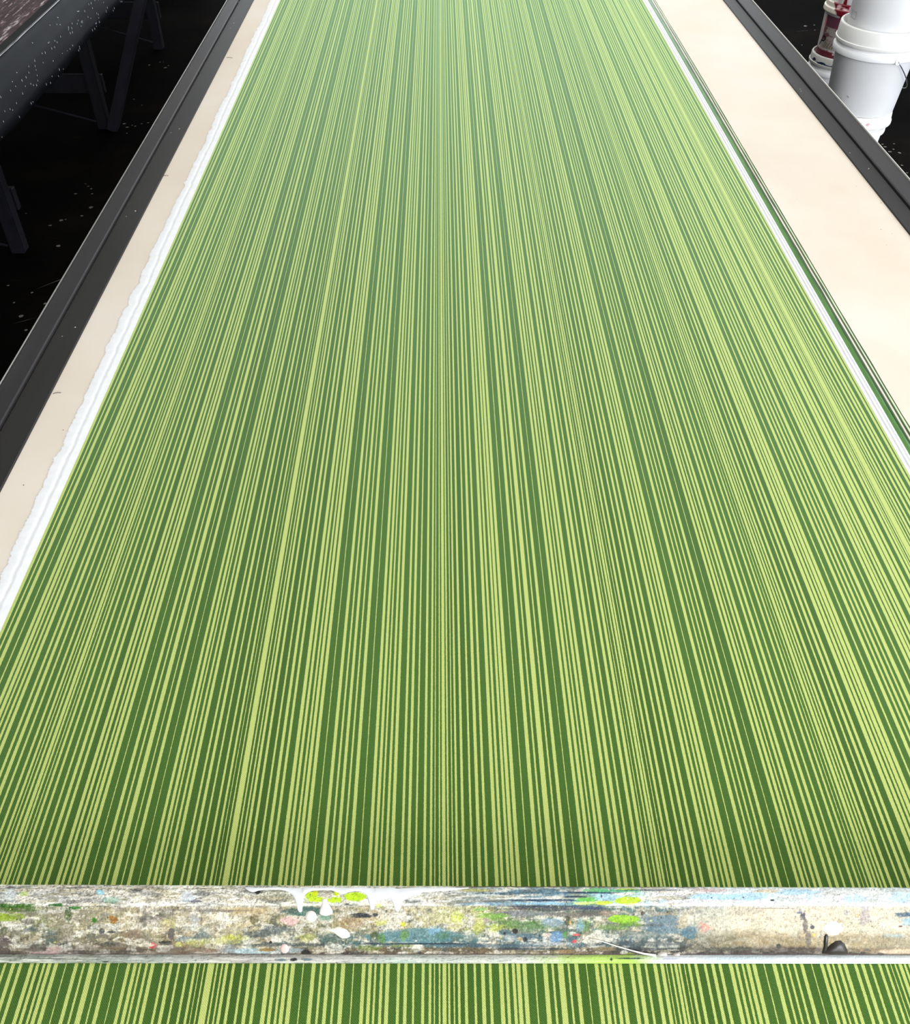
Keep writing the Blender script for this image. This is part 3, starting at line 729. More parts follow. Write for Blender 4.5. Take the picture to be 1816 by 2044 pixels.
# worn ridge with a painted highlight, bare dark wood along the back edge, grime and painted groove shade at the bottom
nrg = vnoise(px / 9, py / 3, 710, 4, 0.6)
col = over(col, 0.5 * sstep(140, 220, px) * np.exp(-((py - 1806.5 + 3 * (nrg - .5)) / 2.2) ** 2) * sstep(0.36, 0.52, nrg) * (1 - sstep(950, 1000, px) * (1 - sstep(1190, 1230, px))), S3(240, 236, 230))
crack = np.exp(-((py - 1817.5 + 6 * (vnoise(px / 40, py * 0, 711, 3) - .5)) / 1.1) ** 2) * sstep(0.45, 0.55, vnoise(px / 24, py * 0 + 3, 712, 3))
col = over(col, 0.6 * crack * (px < 700), S3(92, 84, 80))
col = over(col, (1 - sstep(1770.2, 1772.0, py + 1.2 * (nrg - .5))) * sstep(880, 960, px), S3(74, 58, 48))
col = over(col, 0.8 * np.exp(-((py - 1773.6) / 0.9) ** 2) * sstep(0.48, 0.56, nrg) * (px < 900), S3(70, 64, 60))
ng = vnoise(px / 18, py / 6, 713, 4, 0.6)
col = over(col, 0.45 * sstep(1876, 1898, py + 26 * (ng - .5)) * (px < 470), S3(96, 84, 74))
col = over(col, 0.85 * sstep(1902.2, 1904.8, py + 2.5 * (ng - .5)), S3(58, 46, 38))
gb = vnoise(px / 34, py / 12, 714, 4, 0.6)
col = over(col, 0.35 * sstep(0.54, 0.62, gb) * (py > 1812) * (px < 470), S3(120, 112, 100))

def paint_mat(name, rough=0.55, bump=0.7):
    m, nt, lk, b = new_mat(name, rough=rough, spec=0.4)
    at = nt.new('ShaderNodeAttribute'); at.attribute_name = 'paint'
    lk.new(at.outputs['Color'], b.inputs['Base Color'])
    n = noise_node(nt, lk, 420, 4, 0.65)
    n2 = noise_node(nt, lk, 90, 4, 0.6, mapping=(0.5, 1, 1))
    ad = nt.new('ShaderNodeMath'); ad.operation = 'MULTIPLY_ADD'
    lk.new(n2.outputs['Fac'], ad.inputs[0]); ad.inputs[1].default_value = 1.6; lk.new(n.outputs['Fac'], ad.inputs[2])
    bump_from(nt, lk, b, ad.outputs[0], bump, 0.0012)
    return m
M_PAINT = paint_mat('crusted_dried_paint')
def set_paint(o, cols_):
    c = np.ones((cols_.reshape(-1, 3).shape[0], 4), np.float32)
    c[:, :3] = np.clip(cols_.reshape(-1, 3), 0, 1)
    at = o.data.attributes.new('paint', 'FLOAT_COLOR', 'POINT')
    at.data.foreach_set('color', c.reshape(-1))

pbar = tag(empty('paint_crusted_bar', (0.02, BY_C, FZ)),
           'paint-crusted wooden bar lying across the green striped fabric', 'bar')
# real relief from the crust
rel = (vnoise(px / 22, py / 9, 301, 4, 0.55) - 0.5) * 0.0009
nrm = np.gradient(SEC, axis=0); nl = np.hypot(nrm[:, 0], nrm[:, 1]); ny, nz = -nrm[:, 1] / nl * -1, nrm[:, 0] / nl * -1
# section runs from the back (large y) to the front: outward normal is up / towards the camera
for k in range(NR):
    if nz[k] < 0: ny[k], nz[k] = -ny[k], -nz[k]
Wr = W.copy()
Wr[:, :, 1] += rel * ny[:, None]; Wr[:, :, 2] += rel * nz[:, None]
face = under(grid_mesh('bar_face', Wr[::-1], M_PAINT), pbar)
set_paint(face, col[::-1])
# back, ends and underside of the wooden bar
M_BARWOOD = mottled('paint_stained_wood', [(0.3, (0.16, 0.12, 0.085, 1)), (0.7, (0.34, 0.28, 0.21, 1))], 25, 0.7, 0.3, mapping=(0.3, 2, 2))
def bar_section_solid(name, loop, mat, x0=BAR_X0, x1=BAR_X1):
    L = np.array(loop)
    va = [bar_world(np.array(x), (L[:, 0] - BY_C) * (1 - 0.045 * x), L[:, 1]) for x in ()]
    verts = []
    for x in (x0, x1):
        for (y, z) in loop:
            verts.append(bar_world(np.float64(x), (y - BY_C) * (1 - 0.045 * x), z))
    n = len(loop); faces = [(i, (i + 1) % n, n + (i + 1) % n, n + i) for i in range(n)]
    faces += [tuple(range(n))[::-1], tuple(range(n, 2 * n))]
    o = mesh_obj(name, verts, faces, mat)
    bm = bmesh.new(); bm.from_mesh(o.data); bmesh.ops.recalc_face_normals(bm, faces=bm.faces[:]); bm.to_mesh(o.data); bm.free()
    return o
ins = 0.0012
core = [(PROF[0, 0] - 0.0001, PROF[0, 1] - 0.0006)] + [(p[0] + (0.0006 if i > 4 else -0.0001), p[1] - ins) for i, p in enumerate(PROF) if 1 <= i < 13] + [(PROF[-1, 0], 0.0), (PROF[0, 0] - 0.0001, 0.0)]
under(bar_section_solid('bar_core', core, M_BARWOOD), pbar)
# thin flat lip along the front of the bar
yb, yf = ray_z(908, 1907.5, BZ + 0.0052)[1], ray_z(908, 1919.2, BZ + 0.0040)[1]
lip_rows = np.array([(yb + 0.004, 0.0040), (yb, 0.0052), (yb * .75 + yf * .25, 0.0055), (yb * .5 + yf * .5, 0.0054), (yb * .25 + yf * .75, 0.0050), (yf, 0.0040), (yf - 0.0006, 0.0022), (yf - 0.0004, 0.0)])
lt = np.linspace(0, 1, 26); ltk = np.concatenate([[0], np.cumsum(np.hypot(np.diff(lip_rows[:, 0]), np.diff(lip_rows[:, 1])))]); ltk /= ltk[-1]
LY, LZ = np.interp(lt, ltk, lip_rows[:, 0]), np.interp(lt, ltk, lip_rows[:, 1])
xl = np.linspace(BAR_X0, BAR_X1, 1300)
LX, LYY = np.meshgrid(xl, LY); _, LZZ = np.meshgrid(xl, LZ)
WL = bar_world(LX, (LYY - BY_C) * (1 - 0.045 * LX), LZZ)
lx, ly = project(WL.reshape(-1, 3)); lx = lx.reshape(LX.shape); ly = ly.reshape(LX.shape)
z_lip = ZC((176,182,166),(180,186,172),(182,186,172),(178,184,172),(190,194,184),(206,206,196),(206,200,192),(196,196,190),(214,210,202),(214,212,206),(206,216,206),(212,216,206),(214,216,204),(226,228,218),(214,230,170),(206,236,130),(200,234,116),(238,240,242),(240,244,246),(220,232,236),(238,242,244),(234,240,242),(236,240,240))
lcol = zc(z_lip, lx + 40 * (vnoise(lx / 30, ly / 6, 400) - 0.5))
lcol *= (1 - 0.45 * sstep(0.56, 0.72, vnoise(lx / 6, ly / 1.6, 401, 4, .6)) * (1 - 0.8 * sstep(1300, 1380, lx)) * (1 - 0.7 * sstep(1130, 1160, lx)))[..., None]
lcol = over(lcol, 0.8 * sstep(0.55, 0.66, vnoise(lx / 30, ly / 2, 402, 4)) * (1 - 0.8 * sstep(1100, 1140, lx)), S3(238, 236, 226))
main_col, main_px, main_py = col, px, py
col, px, py = lcol, lx, ly
B(586, 1915, 8, 3.4, (20, 20, 22), 1, .2, .5); B(562, 1916, 10, 3, (96, 126, 134), .8, .3, .5); B(612, 1915, 12, 3, (98, 128, 136), .8, .3, .5)
B(1220, 1915, 2.2, 4, (26, 34, 36), 1, .2, .3); B(1258, 1913, 34, 1.6, (44, 74, 84), .9, .3, .5, .1, 10, 1); B(90, 1913, 40, 1.2, (60, 60, 58), .8, .3, .5)
B(1340, 1914, 16, 2, (200, 208, 226), .7); B(1440, 1915, 60, 3, (206, 222, 226), .6, .5, .5); B(210, 1920, 6, 1.6, (40, 40, 36), .9)
lcol = col; col, px, py = main_col, main_px, main_py
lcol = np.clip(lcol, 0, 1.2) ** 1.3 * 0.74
lip = under(grid_mesh('bar_lip', WL[::-1], M_PAINT), pbar)
set_paint(lip, lcol[::-1])

# ---- thick fresh drips and drops sitting on the bar
def bar_at(x, y, h=0.0):
    """world point on the bar for bar-paint coordinates (x, y), raised by h along the surface normal"""
    X_ = np.float64((x - 875) / 1730.0); s = np.float64(0.02)
    col_s = sv
    for _ in range(4):
        pts = bar_point(np.full(NR, X_), col_s)
        qx, qy = project(pts)
        s = np.interp(y, qy, col_s)
        X_ = X_ + (x - np.interp(s, col_s, qx)) / 1700.0
    k = int(np.clip(round(s / sv[-1] * (NR - 1)), 0, NR - 1))
    p = bar_point(np.float64(X_), np.float64(s))
    return p + np.array([0, ny[k], nz[k]]) * h

def paint_blob(name, outline, colr, thick, rough=0.3, label=None, rings=6):
    """outline: closed star-shaped list of (x, y); domed drop of thick paint on the bar surface"""
    O = np.array(outline, float); c = O.mean(0); n = len(O)
    verts = [bar_at(c[0], c[1], thick)]
    for r in range(1, rings + 1):
        t = r / rings
        h = thick * (1 - t ** 3.0) if r < rings else -0.0003
        h = max(h, 0.0004) if r < rings else h
        for q in O: 
            p = c + (q - c) * t
            verts.append(bar_at(p[0], p[1], h))
    faces = [(0, 1 + i, 1 + (i + 1) % n) for i in range(n)]
    for r in range(rings - 1):
        for i in range(n):
            j = (i + 1) % n
            faces.append((1 + r * n + i, 1 + (r + 1) * n + i, 1 + (r + 1) * n + j, 1 + r * n + j))
    m_, *_ = new_mat(name + '_paint', tuple(0.80 * q for q in srgb(*colr)[:3]) + (1,), rough, 0.4)
    o = under(mesh_obj(name, verts, faces, m_, smooth=True), pbar)
    bm = bmesh.new(); bm.from_mesh(o.data); bmesh.ops.recalc_face_normals(bm, faces=bm.faces[:]); bm.to_mesh(o.data); bm.free()
    if label: tag(o, label)
    return o
def ell(x, y, rx, ry, n=28, wob=0.04, seed=0):
    r = np.random.default_rng(seed); ph = r.uniform(0, 6.28, 3)
    return [(x + rx * (1 + wob * math.sin(2 * t + ph[0]) + wob * 0.7 * math.sin(3 * t + ph[1])) * math.cos(t),
             y + ry * (1 + wob * math.sin(2 * t + ph[2])) * math.sin(t)) for t in np.linspace(0, 2 * math.pi, n, endpoint=False)]
def paint_strip(name, xs, lo, hi, colr, thick, label=None, rough=0.3):
    """spill given by its upper and lower edge over x"""
    n = len(xs); ts = np.array([0, 0.08, 0.25, 0.5, 0.75, 0.92, 1.0]); hh = np.array([-0.0003, 0.55, 0.9, 1.0, 0.9, 0.55, -0.0003 / thick]) * thick
    hh[0] = -0.0003
    V = np.zeros((len(ts), n, 3))
    for i in range(n):
        wid = hi[i] - lo[i]; k = min(1.0, wid / 6.0)
        for j, t in enumerate(ts):
            V[j, i] = bar_at(xs[i], lo[i] + wid * t, hh[j] * (k if 0 < j < 6 else 1))
    m_, *_ = new_mat(name + '_paint', tuple(0.80 * q for q in srgb(*colr)[:3]) + (1,), rough, 0.4)
    o = under(grid_mesh(name, V[::-1], m_), pbar)
    if label: tag(o, label)
    return o
# white spill along the back edge with three runs down
xs = np.array(sorted(set(list(range(490, 940, 5)) + [576, 578, 581, 584, 586, 591, 594, 597, 600, 603, 606, 608, 733, 736, 739, 742, 745, 748, 751, 784, 787, 791, 795, 798, 801, 804])), float)
def low(x):
    pts = [(490, 1774), (498, 1780), (506, 1781.5), (514, 1778.5), (530, 1776), (560, 1776.5), (572, 1779), (582, 1785), (588, 1795), (592, 1808), (594, 1818), (597, 1822.5), (600, 1823), (603, 1821),
           (604.5, 1812), (605, 1800), (606.5, 1788), (614, 1782), (625, 1778), (640, 1777), (662, 1777), (676, 1783), (688, 1785), (695, 1781), (710, 1778.5), (722, 1780), (731, 1787), (736, 1802), (739, 1815),
           (743, 1819), (747, 1817), (749.5, 1805), (750, 1798), (762, 1797), (775, 1793), (780, 1796), (785, 1806), (788, 1818), (793, 1823), (797, 1821), (800, 1810), (804, 1800), (812, 1794), (826, 1788), (845, 1781),
           (870, 1779.5), (900, 1778), (938, 1773)]
    a = np.array(pts); return np.interp(x, a[:, 0], a[:, 1])
paint_strip('paint_spill', xs, 1771.6 + 0.6 * np.sin(xs / 9.0), np.maximum(low(xs), 1773.2), (246, 246, 248), 0.0011, 'white paint spill running down in three drips')
paint_blob('paint_drop', ell(620.5, 1829.5, 12, 12, seed=1, wob=.02), (240, 230, 222), 0.0016, label='round cream drop of thick paint')
paint_blob('paint_drop', [(641, 1792), (653, 1792), (654, 1803), (660, 1809), (665, 1819), (664, 1824), (658, 1827), (650, 1829.5), (642, 1827.5), (637, 1824), (637, 1817), (640, 1808)], (242, 236, 234), 0.0013, label='white paint drop shaped like a bell')
paint_blob('paint_drop', [(646, 1854.5), (655, 1855), (668, 1853.5), (684, 1852.5), (694, 1856), (699.5, 1863), (699, 1870), (692, 1873.5), (684, 1874), (676, 1870), (668, 1864), (660, 1858.5)], (240, 232, 224), 0.0014, label='cream paint drop with a thin tail')
paint_blob('paint_drop', ell(568, 1894, 9.4, 9.4, seed=3, wob=.02), (240, 206, 200), 0.0014, label='round pink drop of paint')
paint_blob('paint_drop', [(1640, 1903), (1646, 1893), (1660, 1883), (1668, 1878), (1678, 1877), (1686, 1884), (1691, 1895), (1693, 1904), (1680, 1906), (1660, 1906)], (46, 38, 32), 0.0035, 0.35, 'dark brown lump of thick paint')
paint_blob('paint_drop', [(1640, 1905), (1643, 1890), (1643.5, 1876), (1644, 1868), (1647, 1863.5), (1651, 1863.5), (1653.5, 1868), (1652.5, 1878), (1651.5, 1890), (1650, 1904)], (42, 36, 32), 0.0018, 0.3, 'dark run of paint beside the lump')
paint_blob('paint_drop', ell(1322, 1906, 10, 6, seed=4), (232, 222, 212), 0.0024)
paint_blob('paint_drop', ell(1350, 1907, 8, 5, seed=5), (230, 220, 212), 0.0020)

# fine white thread stuck on the bar
tp = [bar_at(1176, 1872, 0.0006), bar_at(1200, 1877.5, 0.0010), bar_at(1230, 1887, 0.0012), bar_at(1262, 1896, 0.0014), bar_at(1284, 1902, 0.0016), bar_at(1308, 1906, 0.0012)]
M_THREAD, *_ = new_mat('white_thread', (0.78, 0.74, 0.66, 1), 0.7)
th = tube('thread', tp, [0.0004, 0.0005, 0.0006, 0.0007, 0.0010, 0.0012], M_THREAD, seg=6)
tag(th, 'thin white thread stuck slantwise on the blue-grey part of the bar', 'thread')

# ------------------------------------------------------------------ specks on rails and table cover
M_SPECK, *_ = new_mat('pale_speck', (0.5, 0.48, 0.45, 1), 0.4)
M_HAIR, *_ = new_mat('dark_fibre', (0.05, 0.04, 0.045, 1), 0.6)
def specks(name, pts, mat, z, root, rr=(0.0012, 0.002)):
    vs, fs = [], []
    for (x, y) in pts:
        X_, Y_ = ray_z(x, y, z); r = rng.uniform(*rr); b0 = len(vs); n = 8
        vs.append((X_, Y_, z + r * 0.5))
        for k in range(n):
            a = 2 * math.pi * k / n; vs.append((X_ + r * math.cos(a) * 0.9, Y_ + r * math.sin(a) * 1.2, z - 0.0002))
        for k in range(n): fs.append((b0, b0 + 1 + k, b0 + 1 + (k + 1) % n))
    o = under(mesh_obj(name, vs, fs, mat, smooth=True), root)
    return tag(o, kind='stuff')
specks('dried_drops', [(270, 421), (252, 432), (341, 265), (358, 257), (150, 653), (124, 671), (476, 4), (467, 46), (460, 56)], M_SPECK, TABLE_Z + 0.0042, ptable)
specks('dried_drops', [(1696, 305), (1734, 336), (1599, 182), (1597, 178), (1733, 337), (1710, 372)], M_SPECK, TABLE_Z + 0.0042, ptable)
specks('dark_specks', [(1590, 396), (1758, 405), (1758, 458), (1780, 466), (1769, 489), (126, 858), (47, 968), (330, 351), (1700, 330)], M_HAIR, TABLE_Z + 0.0004, ptable, (0.0007, 0.0012))
for (x0, y0, x1, y1) in ((106, 786, 122, 784), (326, 351, 336, 351), (452, 115, 464, 116)):
    p0 = ray_z(x0, y0, TABLE_Z); p1 = ray_z(x1, y1, TABLE_Z); pm = ((p0[0] + p1[0]) / 2, (p0[1] + p1[1]) / 2 + 0.001)
    h = tube('lint_fibre', [(*p0, TABLE_Z + 0.0004), (*pm, TABLE_Z + 0.0012), (*p1, TABLE_Z + 0.0004)], 0.0005, M_HAIR, seg=5)
    under(h, ptable)

# ------------------------------------------------------------------ neighbouring table on the left
ntable = tag(empty('side_table', (-2.1, 4.3, 0)), 'dark plastic-covered work table on the left with speckled drooping edge', 'table')
def top_mat():
    m, nt, lk, b = new_mat('maroon_glare_sheet', rough=0.34, spec=0.25)
    n = noise_node(nt, lk, 30, 5, 0.7, mapping=(2.0, 0.22, 1))
    r = ramp_node(nt, lk, n.outputs['Fac'], [(0.38, (0.022, 0.005, 0.008, 1)), (0.52, (0.050, 0.014, 0.020, 1)), (0.565, (0.16, 0.10, 0.11, 1)), (0.62, (0.62, 0.56, 0.58, 1))])  # pale upper stops paint streaks of glare into the sheet colour
    lk.new(r.outputs[0], b.inputs['Base Color'])
    n2 = noise_node(nt, lk, 12, 4, 0.6, mapping=(1.6, 0.4, 1)); bump_from(nt, lk, b, n2.outputs['Fac'], 0.6, 0.01)
    return m
M_NTOP = top_mat()
M_NEDGE = mottled('black_plastic_skirt', [(0.3, (0.007, 0.008, 0.010, 1)), (0.7, (0.013, 0.014, 0.017, 1))], 5, 0.52, 0.08, mapping=(1, 0.4, 1), bump=0.2, bdist=0.003, bscale=6)
NX = u_to_x(-1.050) - 0.0
under(box('table_top', (-2.75, 0.4, TABLE_Z - 0.05), (NX - 0.003, 8.2, TABLE_Z), M_NTOP, bevel=0.004), ntable)
skirt_prof = np.array([(NX - 0.05, 0.0012), (NX - 0.010, 0.0030), (NX - 0.003, 0.0070), (NX + 0.003, 0.0020), (NX + 0.012, -0.016), (NX + 0.028, -0.045), (NX + 0.037, -0.062), (NX + 0.043, -0.085), (NX + 0.056, -0.110), (NX + 0.058, -0.142)])
ysn = np.linspace(0.4, 8.2, 260)
V = np.zeros((len(ysn), len(skirt_prof), 3))
wobn = 0.004 * noise1(ysn, 3, 77, 3); k = np.linspace(0, 1, len(skirt_prof))
V[:, :, 0] = skirt_prof[None, :, 0] + wobn[:, None] * k[None, :]; V[:, :, 1] = ysn[:, None]
V[:, :, 2] = TABLE_Z + skirt_prof[None, :, 1] + 0.003 * noise1(ysn, 5, 78, 2)[:, None] * k[None, :] ** 2
V[:, 1:4, 2] += 0.0015 * noise1(ysn, 14, 79, 3)[:, None]
sk = under(grid_mesh('plastic_skirt', V[:, ::-1], M_NEDGE), ntable)
so = sk.modifiers.new('thickness', 'SOLIDIFY'); so.thickness = 0.004; so.offset = 1
tag(sk, 'glossy black plastic edge folded down and flecked with white glints')
# glossy bead added along the sheet's crest to draw its highlight line
M_CREST, *_ = new_mat('glossy_highlight_bead', (0.02, 0.02, 0.022, 1), 0.16, 1.0, coat=1.0)
yc = np.linspace(0.4, 8.2, 300)
cw = 0.0022 * noise1(yc, 10, 91, 3)
under(tube('highlight_bead', [(NX - 0.004 + w_, y_, TABLE_Z + 0.0065 + 0.3 * w_) for y_, w_ in zip(yc, cw)], 0.0042, M_CREST, seg=10), ntable)
# pale flecks modelled in place of glints off the skirt's drips
M_GLINT, *_ = new_mat('white_glint', (0.88, 0.90, 0.94, 1), 0.3)
vs, fs = [], []
def skirt_pt(y, t):
    q = t * (len(skirt_prof) - 1); i = int(min(q, len(skirt_prof) - 2)); r = q - i
    j = int(np.clip((y - 0.4) / 7.8 * 259, 0, 258))
    a = V[j, i] * (1 - r) + V[j, i + 1] * r
    return np.array([a[0] + 0.0006, y, a[2] + 0.0006])
for k in range(330):
    y = rng.uniform(2.4, 6.2); t = rng.uniform(0.42, 0.99)
    upper = t < 0.62
    if upper and rng.random() < 0.45: continue
    L = rng.uniform(0.003, 0.0052) if upper else rng.uniform(0.004, 0.0120)
    w = rng.uniform(0.0022, 0.0036) if upper else rng.uniform(0.0009, 0.0016)
    p = skirt_pt(y, t); dn = np.array([0.004, rng.uniform(-.1, .1), -1.0]) if not upper else np.array([0.5, 0.1, -0.8])
    dn = dn / np.linalg.norm(dn); side = np.array([0, 1.0, 0])
    b0 = len(vs)
    ring = [p - dn * L * .5, p + side * w * .5, p + dn * L * .5, p - side * w * .5]
    vs += [tuple(q) for q in ring] + [tuple(p + np.array([0.0007, 0, 0.0005]))]
    fs += [(b0, b0 + 1, b0 + 4), (b0 + 1, b0 + 2, b0 + 4), (b0 + 2, b0 + 3, b0 + 4), (b0 + 3, b0, b0 + 4)]
fl = under(mesh_obj('glint_flecks', vs, fs, M_GLINT), ntable); tag(fl, kind='stuff')
LX_ = -1.745
feet = [1.9, 3.49, 4.81, 6.08, 7.4]
for i, y in enumerate(feet):
    under(box('leg', (LX_ - 0.03, y - 0.028, 0), (LX_ + 0.026, y + 0.028, TABLE_Z - 0.05), M_WOOD_LEG, bevel=0.004), ntable)
    under(box('leg', (LX_ - 0.80, y - 0.035, 0), (LX_ - 0.73, y + 0.035, TABLE_Z - 0.05), M_WOOD_LEG, bevel=0.004), ntable)
    under(bar_between('cross_rod', (LX_ - 0.02, y - 0.055, 0.05), (LX_ - 0.75, y - 0.055, 0.26), 0.010, 0.010, M_WOOD_LEG, side=(0, 1, 0)), ntable)
    under(bar_between('stretcher', (LX_ - 0.76, y + 0.055, 0.20), (LX_ + 0.03, y + 0.055, 0.20), 0.03, 0.09, M_WOOD_LEG, side=(0, 1, 0)), ntable)
    if i == 2:
        under(bar_between('slanted_strut', (LX_ + 0.045, y - 0.03, 0.0), (LX_ + 0.385, y + 0.03, 0.74), 0.06, 0.05, M_WOOD_LEG, side=(0, 1, 0)), ntable)

# ------------------------------------------------------------------ paint buckets on the right
def plastic(name, c0, c1, rough=0.42):
    m = mottled(name, [(0.3, c0), (0.7, c1)], 7, rough, 0.45)
    m.node_tree.nodes['Principled BSDF'].inputs['Subsurface Weight'].default_value = 0.0
    return m
M_PAIL = plastic('white_pail_plastic', (0.86, 0.86, 0.87, 1), (0.91, 0.91, 0.92, 1))
M_PAIL_W = plastic('warm_white_lid', (0.76, 0.75, 0.72, 1), (0.86, 0.85, 0.82, 1))
M_PAIL_D = plastic('grubby_white_lid', (0.40, 0.39, 0.37, 1), (0.62, 0.60, 0.57, 1))
M_BAIL, *_ = new_mat('steel_wire', (0.25, 0.25, 0.26, 1), 0.4, metal=1.0)
def circ(r, z): return (r, z)
def pail(label, cat_group, loc, rb, rt, h, lid=None, mat=M_PAIL, lidmat=M_PAIL_W, skirt=True, bail=None, name='paint_pail', open_top=False):
    root = tag(empty(name, loc), label, 'bucket', cat_group)
    t = 0.003
    bodyp = [(0.0, 0.004), (rb - 0.012, 0.004), (rb - 0.010, 0.0), (rb - 0.002, 0.0), (rb, 0.003), (rb + (rt - rb) * 0.75, h * 0.75)]
    if skirt:
        bodyp += [(rt, h - 0.062), (rt + 0.0085, h - 0.060), (rt + 0.0095, h - 0.056), (rt + 0.009, h - 0.040), (rt + 0.0075, h - 0.038), (rt + 0.001, h - 0.038)]
    bodyp += [(rt + 0.001, h - 0.004), (rt, h), (rt - t, h), (rt - t - 0.002, h - 0.02), (rb - t, 0.008), (0.0, 0.008)]
    body = lathe('body', bodyp, mat, root)
    if lid:
        lb, lh, top_in = lid     # bottom bead radius, height of lid band, recess
        z0 = h - 0.024
        lp = [(rt + 0.002, z0), (lb, z0), (lb + 0.0015, z0 + 0.003), (lb + 0.0010, z0 + 0.012), (lb - 0.002, z0 + 0.014), (lb - 0.004, z0 + lh - 0.006), (lb - 0.006, z0 + lh - 0.002), (lb - 0.009, z0 + lh),
              (lb - 0.013, z0 + lh - 0.001), (lb - 0.015, z0 + lh - 0.006), (lb - 0.016, h + top_in), (0.0, h + top_in)]
        L = lathe('lid', lp, lidmat, root)
    if bail:
        ang, swing, bz = bail
        pts = []
        r = rt + 0.012
        for k in range(25):
            a = math.pi * k / 24
            # a bail hanging down on one side
            lx_, lz_ = r * math.cos(a), -r * 0.82 * math.sin(a) * swing
            out = r * math.sin(a) * 0.90
            ca, sa = math.cos(ang), math.sin(ang)
            pts.append((lx_ * ca - (out + 0.0) * sa, lx_ * sa + (out + 0.0) * ca, bz + lz_))
        tube('bail_handle', pts, 0.0022, M_BAIL, root, seg=6)
        for s in (-1, 1):
            e = lathe('ear', [(0.0, 0), (0.012, 0), (0.012, 0.006), (0.0, 0.006)], mat, root, seg=16)
            e.rotation_euler = (math.pi / 2, 0, ang + (math.pi / 2 if s > 0 else -math.pi / 2))
            e.location = (s * (rt + 0.007) * math.cos(ang), s * (rt + 0.007) * math.sin(ang), bz)
    return root

AX, AY = 1.692, 3.80
G1 = 'white pails stacked beside the printing table'
pail('white pail with narrow lip under the wide bucket, lowest visible in the front stack', G1, (AX - 0.004, AY, 0), 0.106, 0.119, 0.429, (0.1400, 0.046, 0.020), bail=None, lidmat=M_PAIL_W)
A2 = pail('wide white bucket with clipped-on lid and hanging wire handle, middle of front stack', G1, (AX, AY, 0.4515), 0.1310, 0.1525, 0.273, (0.1600, 0.066, 0.012), lidmat=M_PAIL_W,
          bail=(math.radians(-80), 1.1, 0.220))
pail('plain white bucket on top of the front stack, cut off by the picture edge', G1, (AX + 0.004, AY, 0.7372), 0.1325, 0.1500, 0.34, (0.158, 0.05, 0.005))
# small printed box mark on the top bucket and scuffs
def on_cyl(name, root, cx_, cy_, rfun, theta, z, poly, mat, lift=0.0006):
    """flat outline (metres across, up) wrapped round a pail at angle theta"""
    vs = []
    for (a, b) in poly:
        zz_ = z + b; r = rfun(zz_) + lift; t = theta + a / r
        vs.append((r * math.cos(t), r * math.sin(t), zz_))
    return mesh_obj(name, vs, [tuple(range(len(vs)))], mat, root)
M_GREYPRINT, *_ = new_mat('grey_print', (0.36, 0.36, 0.39, 1), 0.6)
top_b = [o for o in bpy.data.objects if o.get('label', '').startswith('plain white bucket')][0]
rt1 = lambda z: 0.1325 + (0.1500 - 0.1325) * z / 0.34
thc = math.atan2(-AY, -AX)           # faces the camera
def frame_mark(root, rfun, th, z, w, h, t, mat):
    for (x0, y0, x1, y1) in ((-w, -h, w, -h + t), (-w, h - t, w, h), (-w, -h, -w + t, h), (w - t, -h, w, h)):
        on_cyl('printed_mark', root, 0, 0, rfun, th, z, [(x0, y0), ((x0 + x1) / 2, y0), (x1, y0), (x1, y1), ((x0 + x1) / 2, y1), (x0, y1)], mat, 0.0008)
frame_mark(top_b, rt1, thc - 1.02, 0.058, 0.019, 0.013, 0.0016, M_GREYPRINT)
rt2 = lambda z: 0.1355 + (0.1525 - 0.1355) * z / 0.24
for (dt, z, w) in ((-0.35, 0.075, 0.006), (-0.55, 0.062, 0.003), (-0.30, 0.230, 0.003)):
    on_cyl('scuff', A2, 0, 0, rt2, thc + dt, z, [(-w, 0.002), (0, 0.0), (w, -0.003), (w * .6, -0.0048), (-w * .6, -0.001)], M_GREYPRINT, 0.0008)
lid3 = [o for o in bpy.data.objects if o.get('label', '').startswith('white pail with narrow lip')][0]
M_PINK, *_ = new_mat('pink_mark', (0.80, 0.42, 0.45, 1), 0.5); M_INKBLUE, *_ = new_mat('blue_black_mark', (0.03, 0.03, 0.07, 1), 0.5)
on_cyl('pen_mark', lid3, 0, 0, lambda z: 0.1390, thc + 0.22, 0.428, [(-0.0012, -0.009), (0.0012, -0.009), (0.003, 0.009), (0.0008, 0.009)], M_INKBLUE)
on_cyl('pink_mark', lid3, 0, 0, lambda z: 0.1390, thc + 0.42, 0.430, [(-0.006, -0.003), (0.002, -0.006), (0.007, 0.0), (0.005, 0.006), (-0.003, 0.004)], M_PINK)

# second stack, behind: red-stained labelled pail on a grubby pail
BX_, BY_ = 1.850, 4.50
G2 = 'paint pails in the rear stack'
pail('grubby white pail with blue-smeared lid carrying the red-stained pail', G2, (BX_, BY_, 0), 0.112, 0.126, 0.425, (0.136, 0.045, 0.004), lidmat=M_PAIL_D, bail=(math.radians(75), 0.8, 0.36))
lowb = [o for o in bpy.data.objects if o.get('label', '').startswith('grubby white')][0]
thb = math.atan2(-BY_, -BX_)
M_BLUEP, *_ = new_mat('dark_blue_paint', (0.022, 0.035, 0.085, 1), 0.4)
for k, (dt, z, w, h) in enumerate(((-0.62, 0.417, 0.024, 0.007), (-0.34, 0.413, 0.022, 0.008), (-0.10, 0.412, 0.020, 0.007), (-0.95, 0.425, 0.014, 0.006), (0.15, 0.410, 0.020, 0.006))):
    pts = [(w * (1 + 0.3 * math.sin(3 * a + k)) * math.cos(a), h * (1 + 0.4 * math.sin(2 * a + 2 * k)) * math.sin(a)) for a in np.linspace(0, 6.28, 18, endpoint=False)]
    on_cyl('blue_smear', lowb, 0, 0, lambda z: 0.1345, thb + dt, z, pts, M_BLUEP, 0.0012)
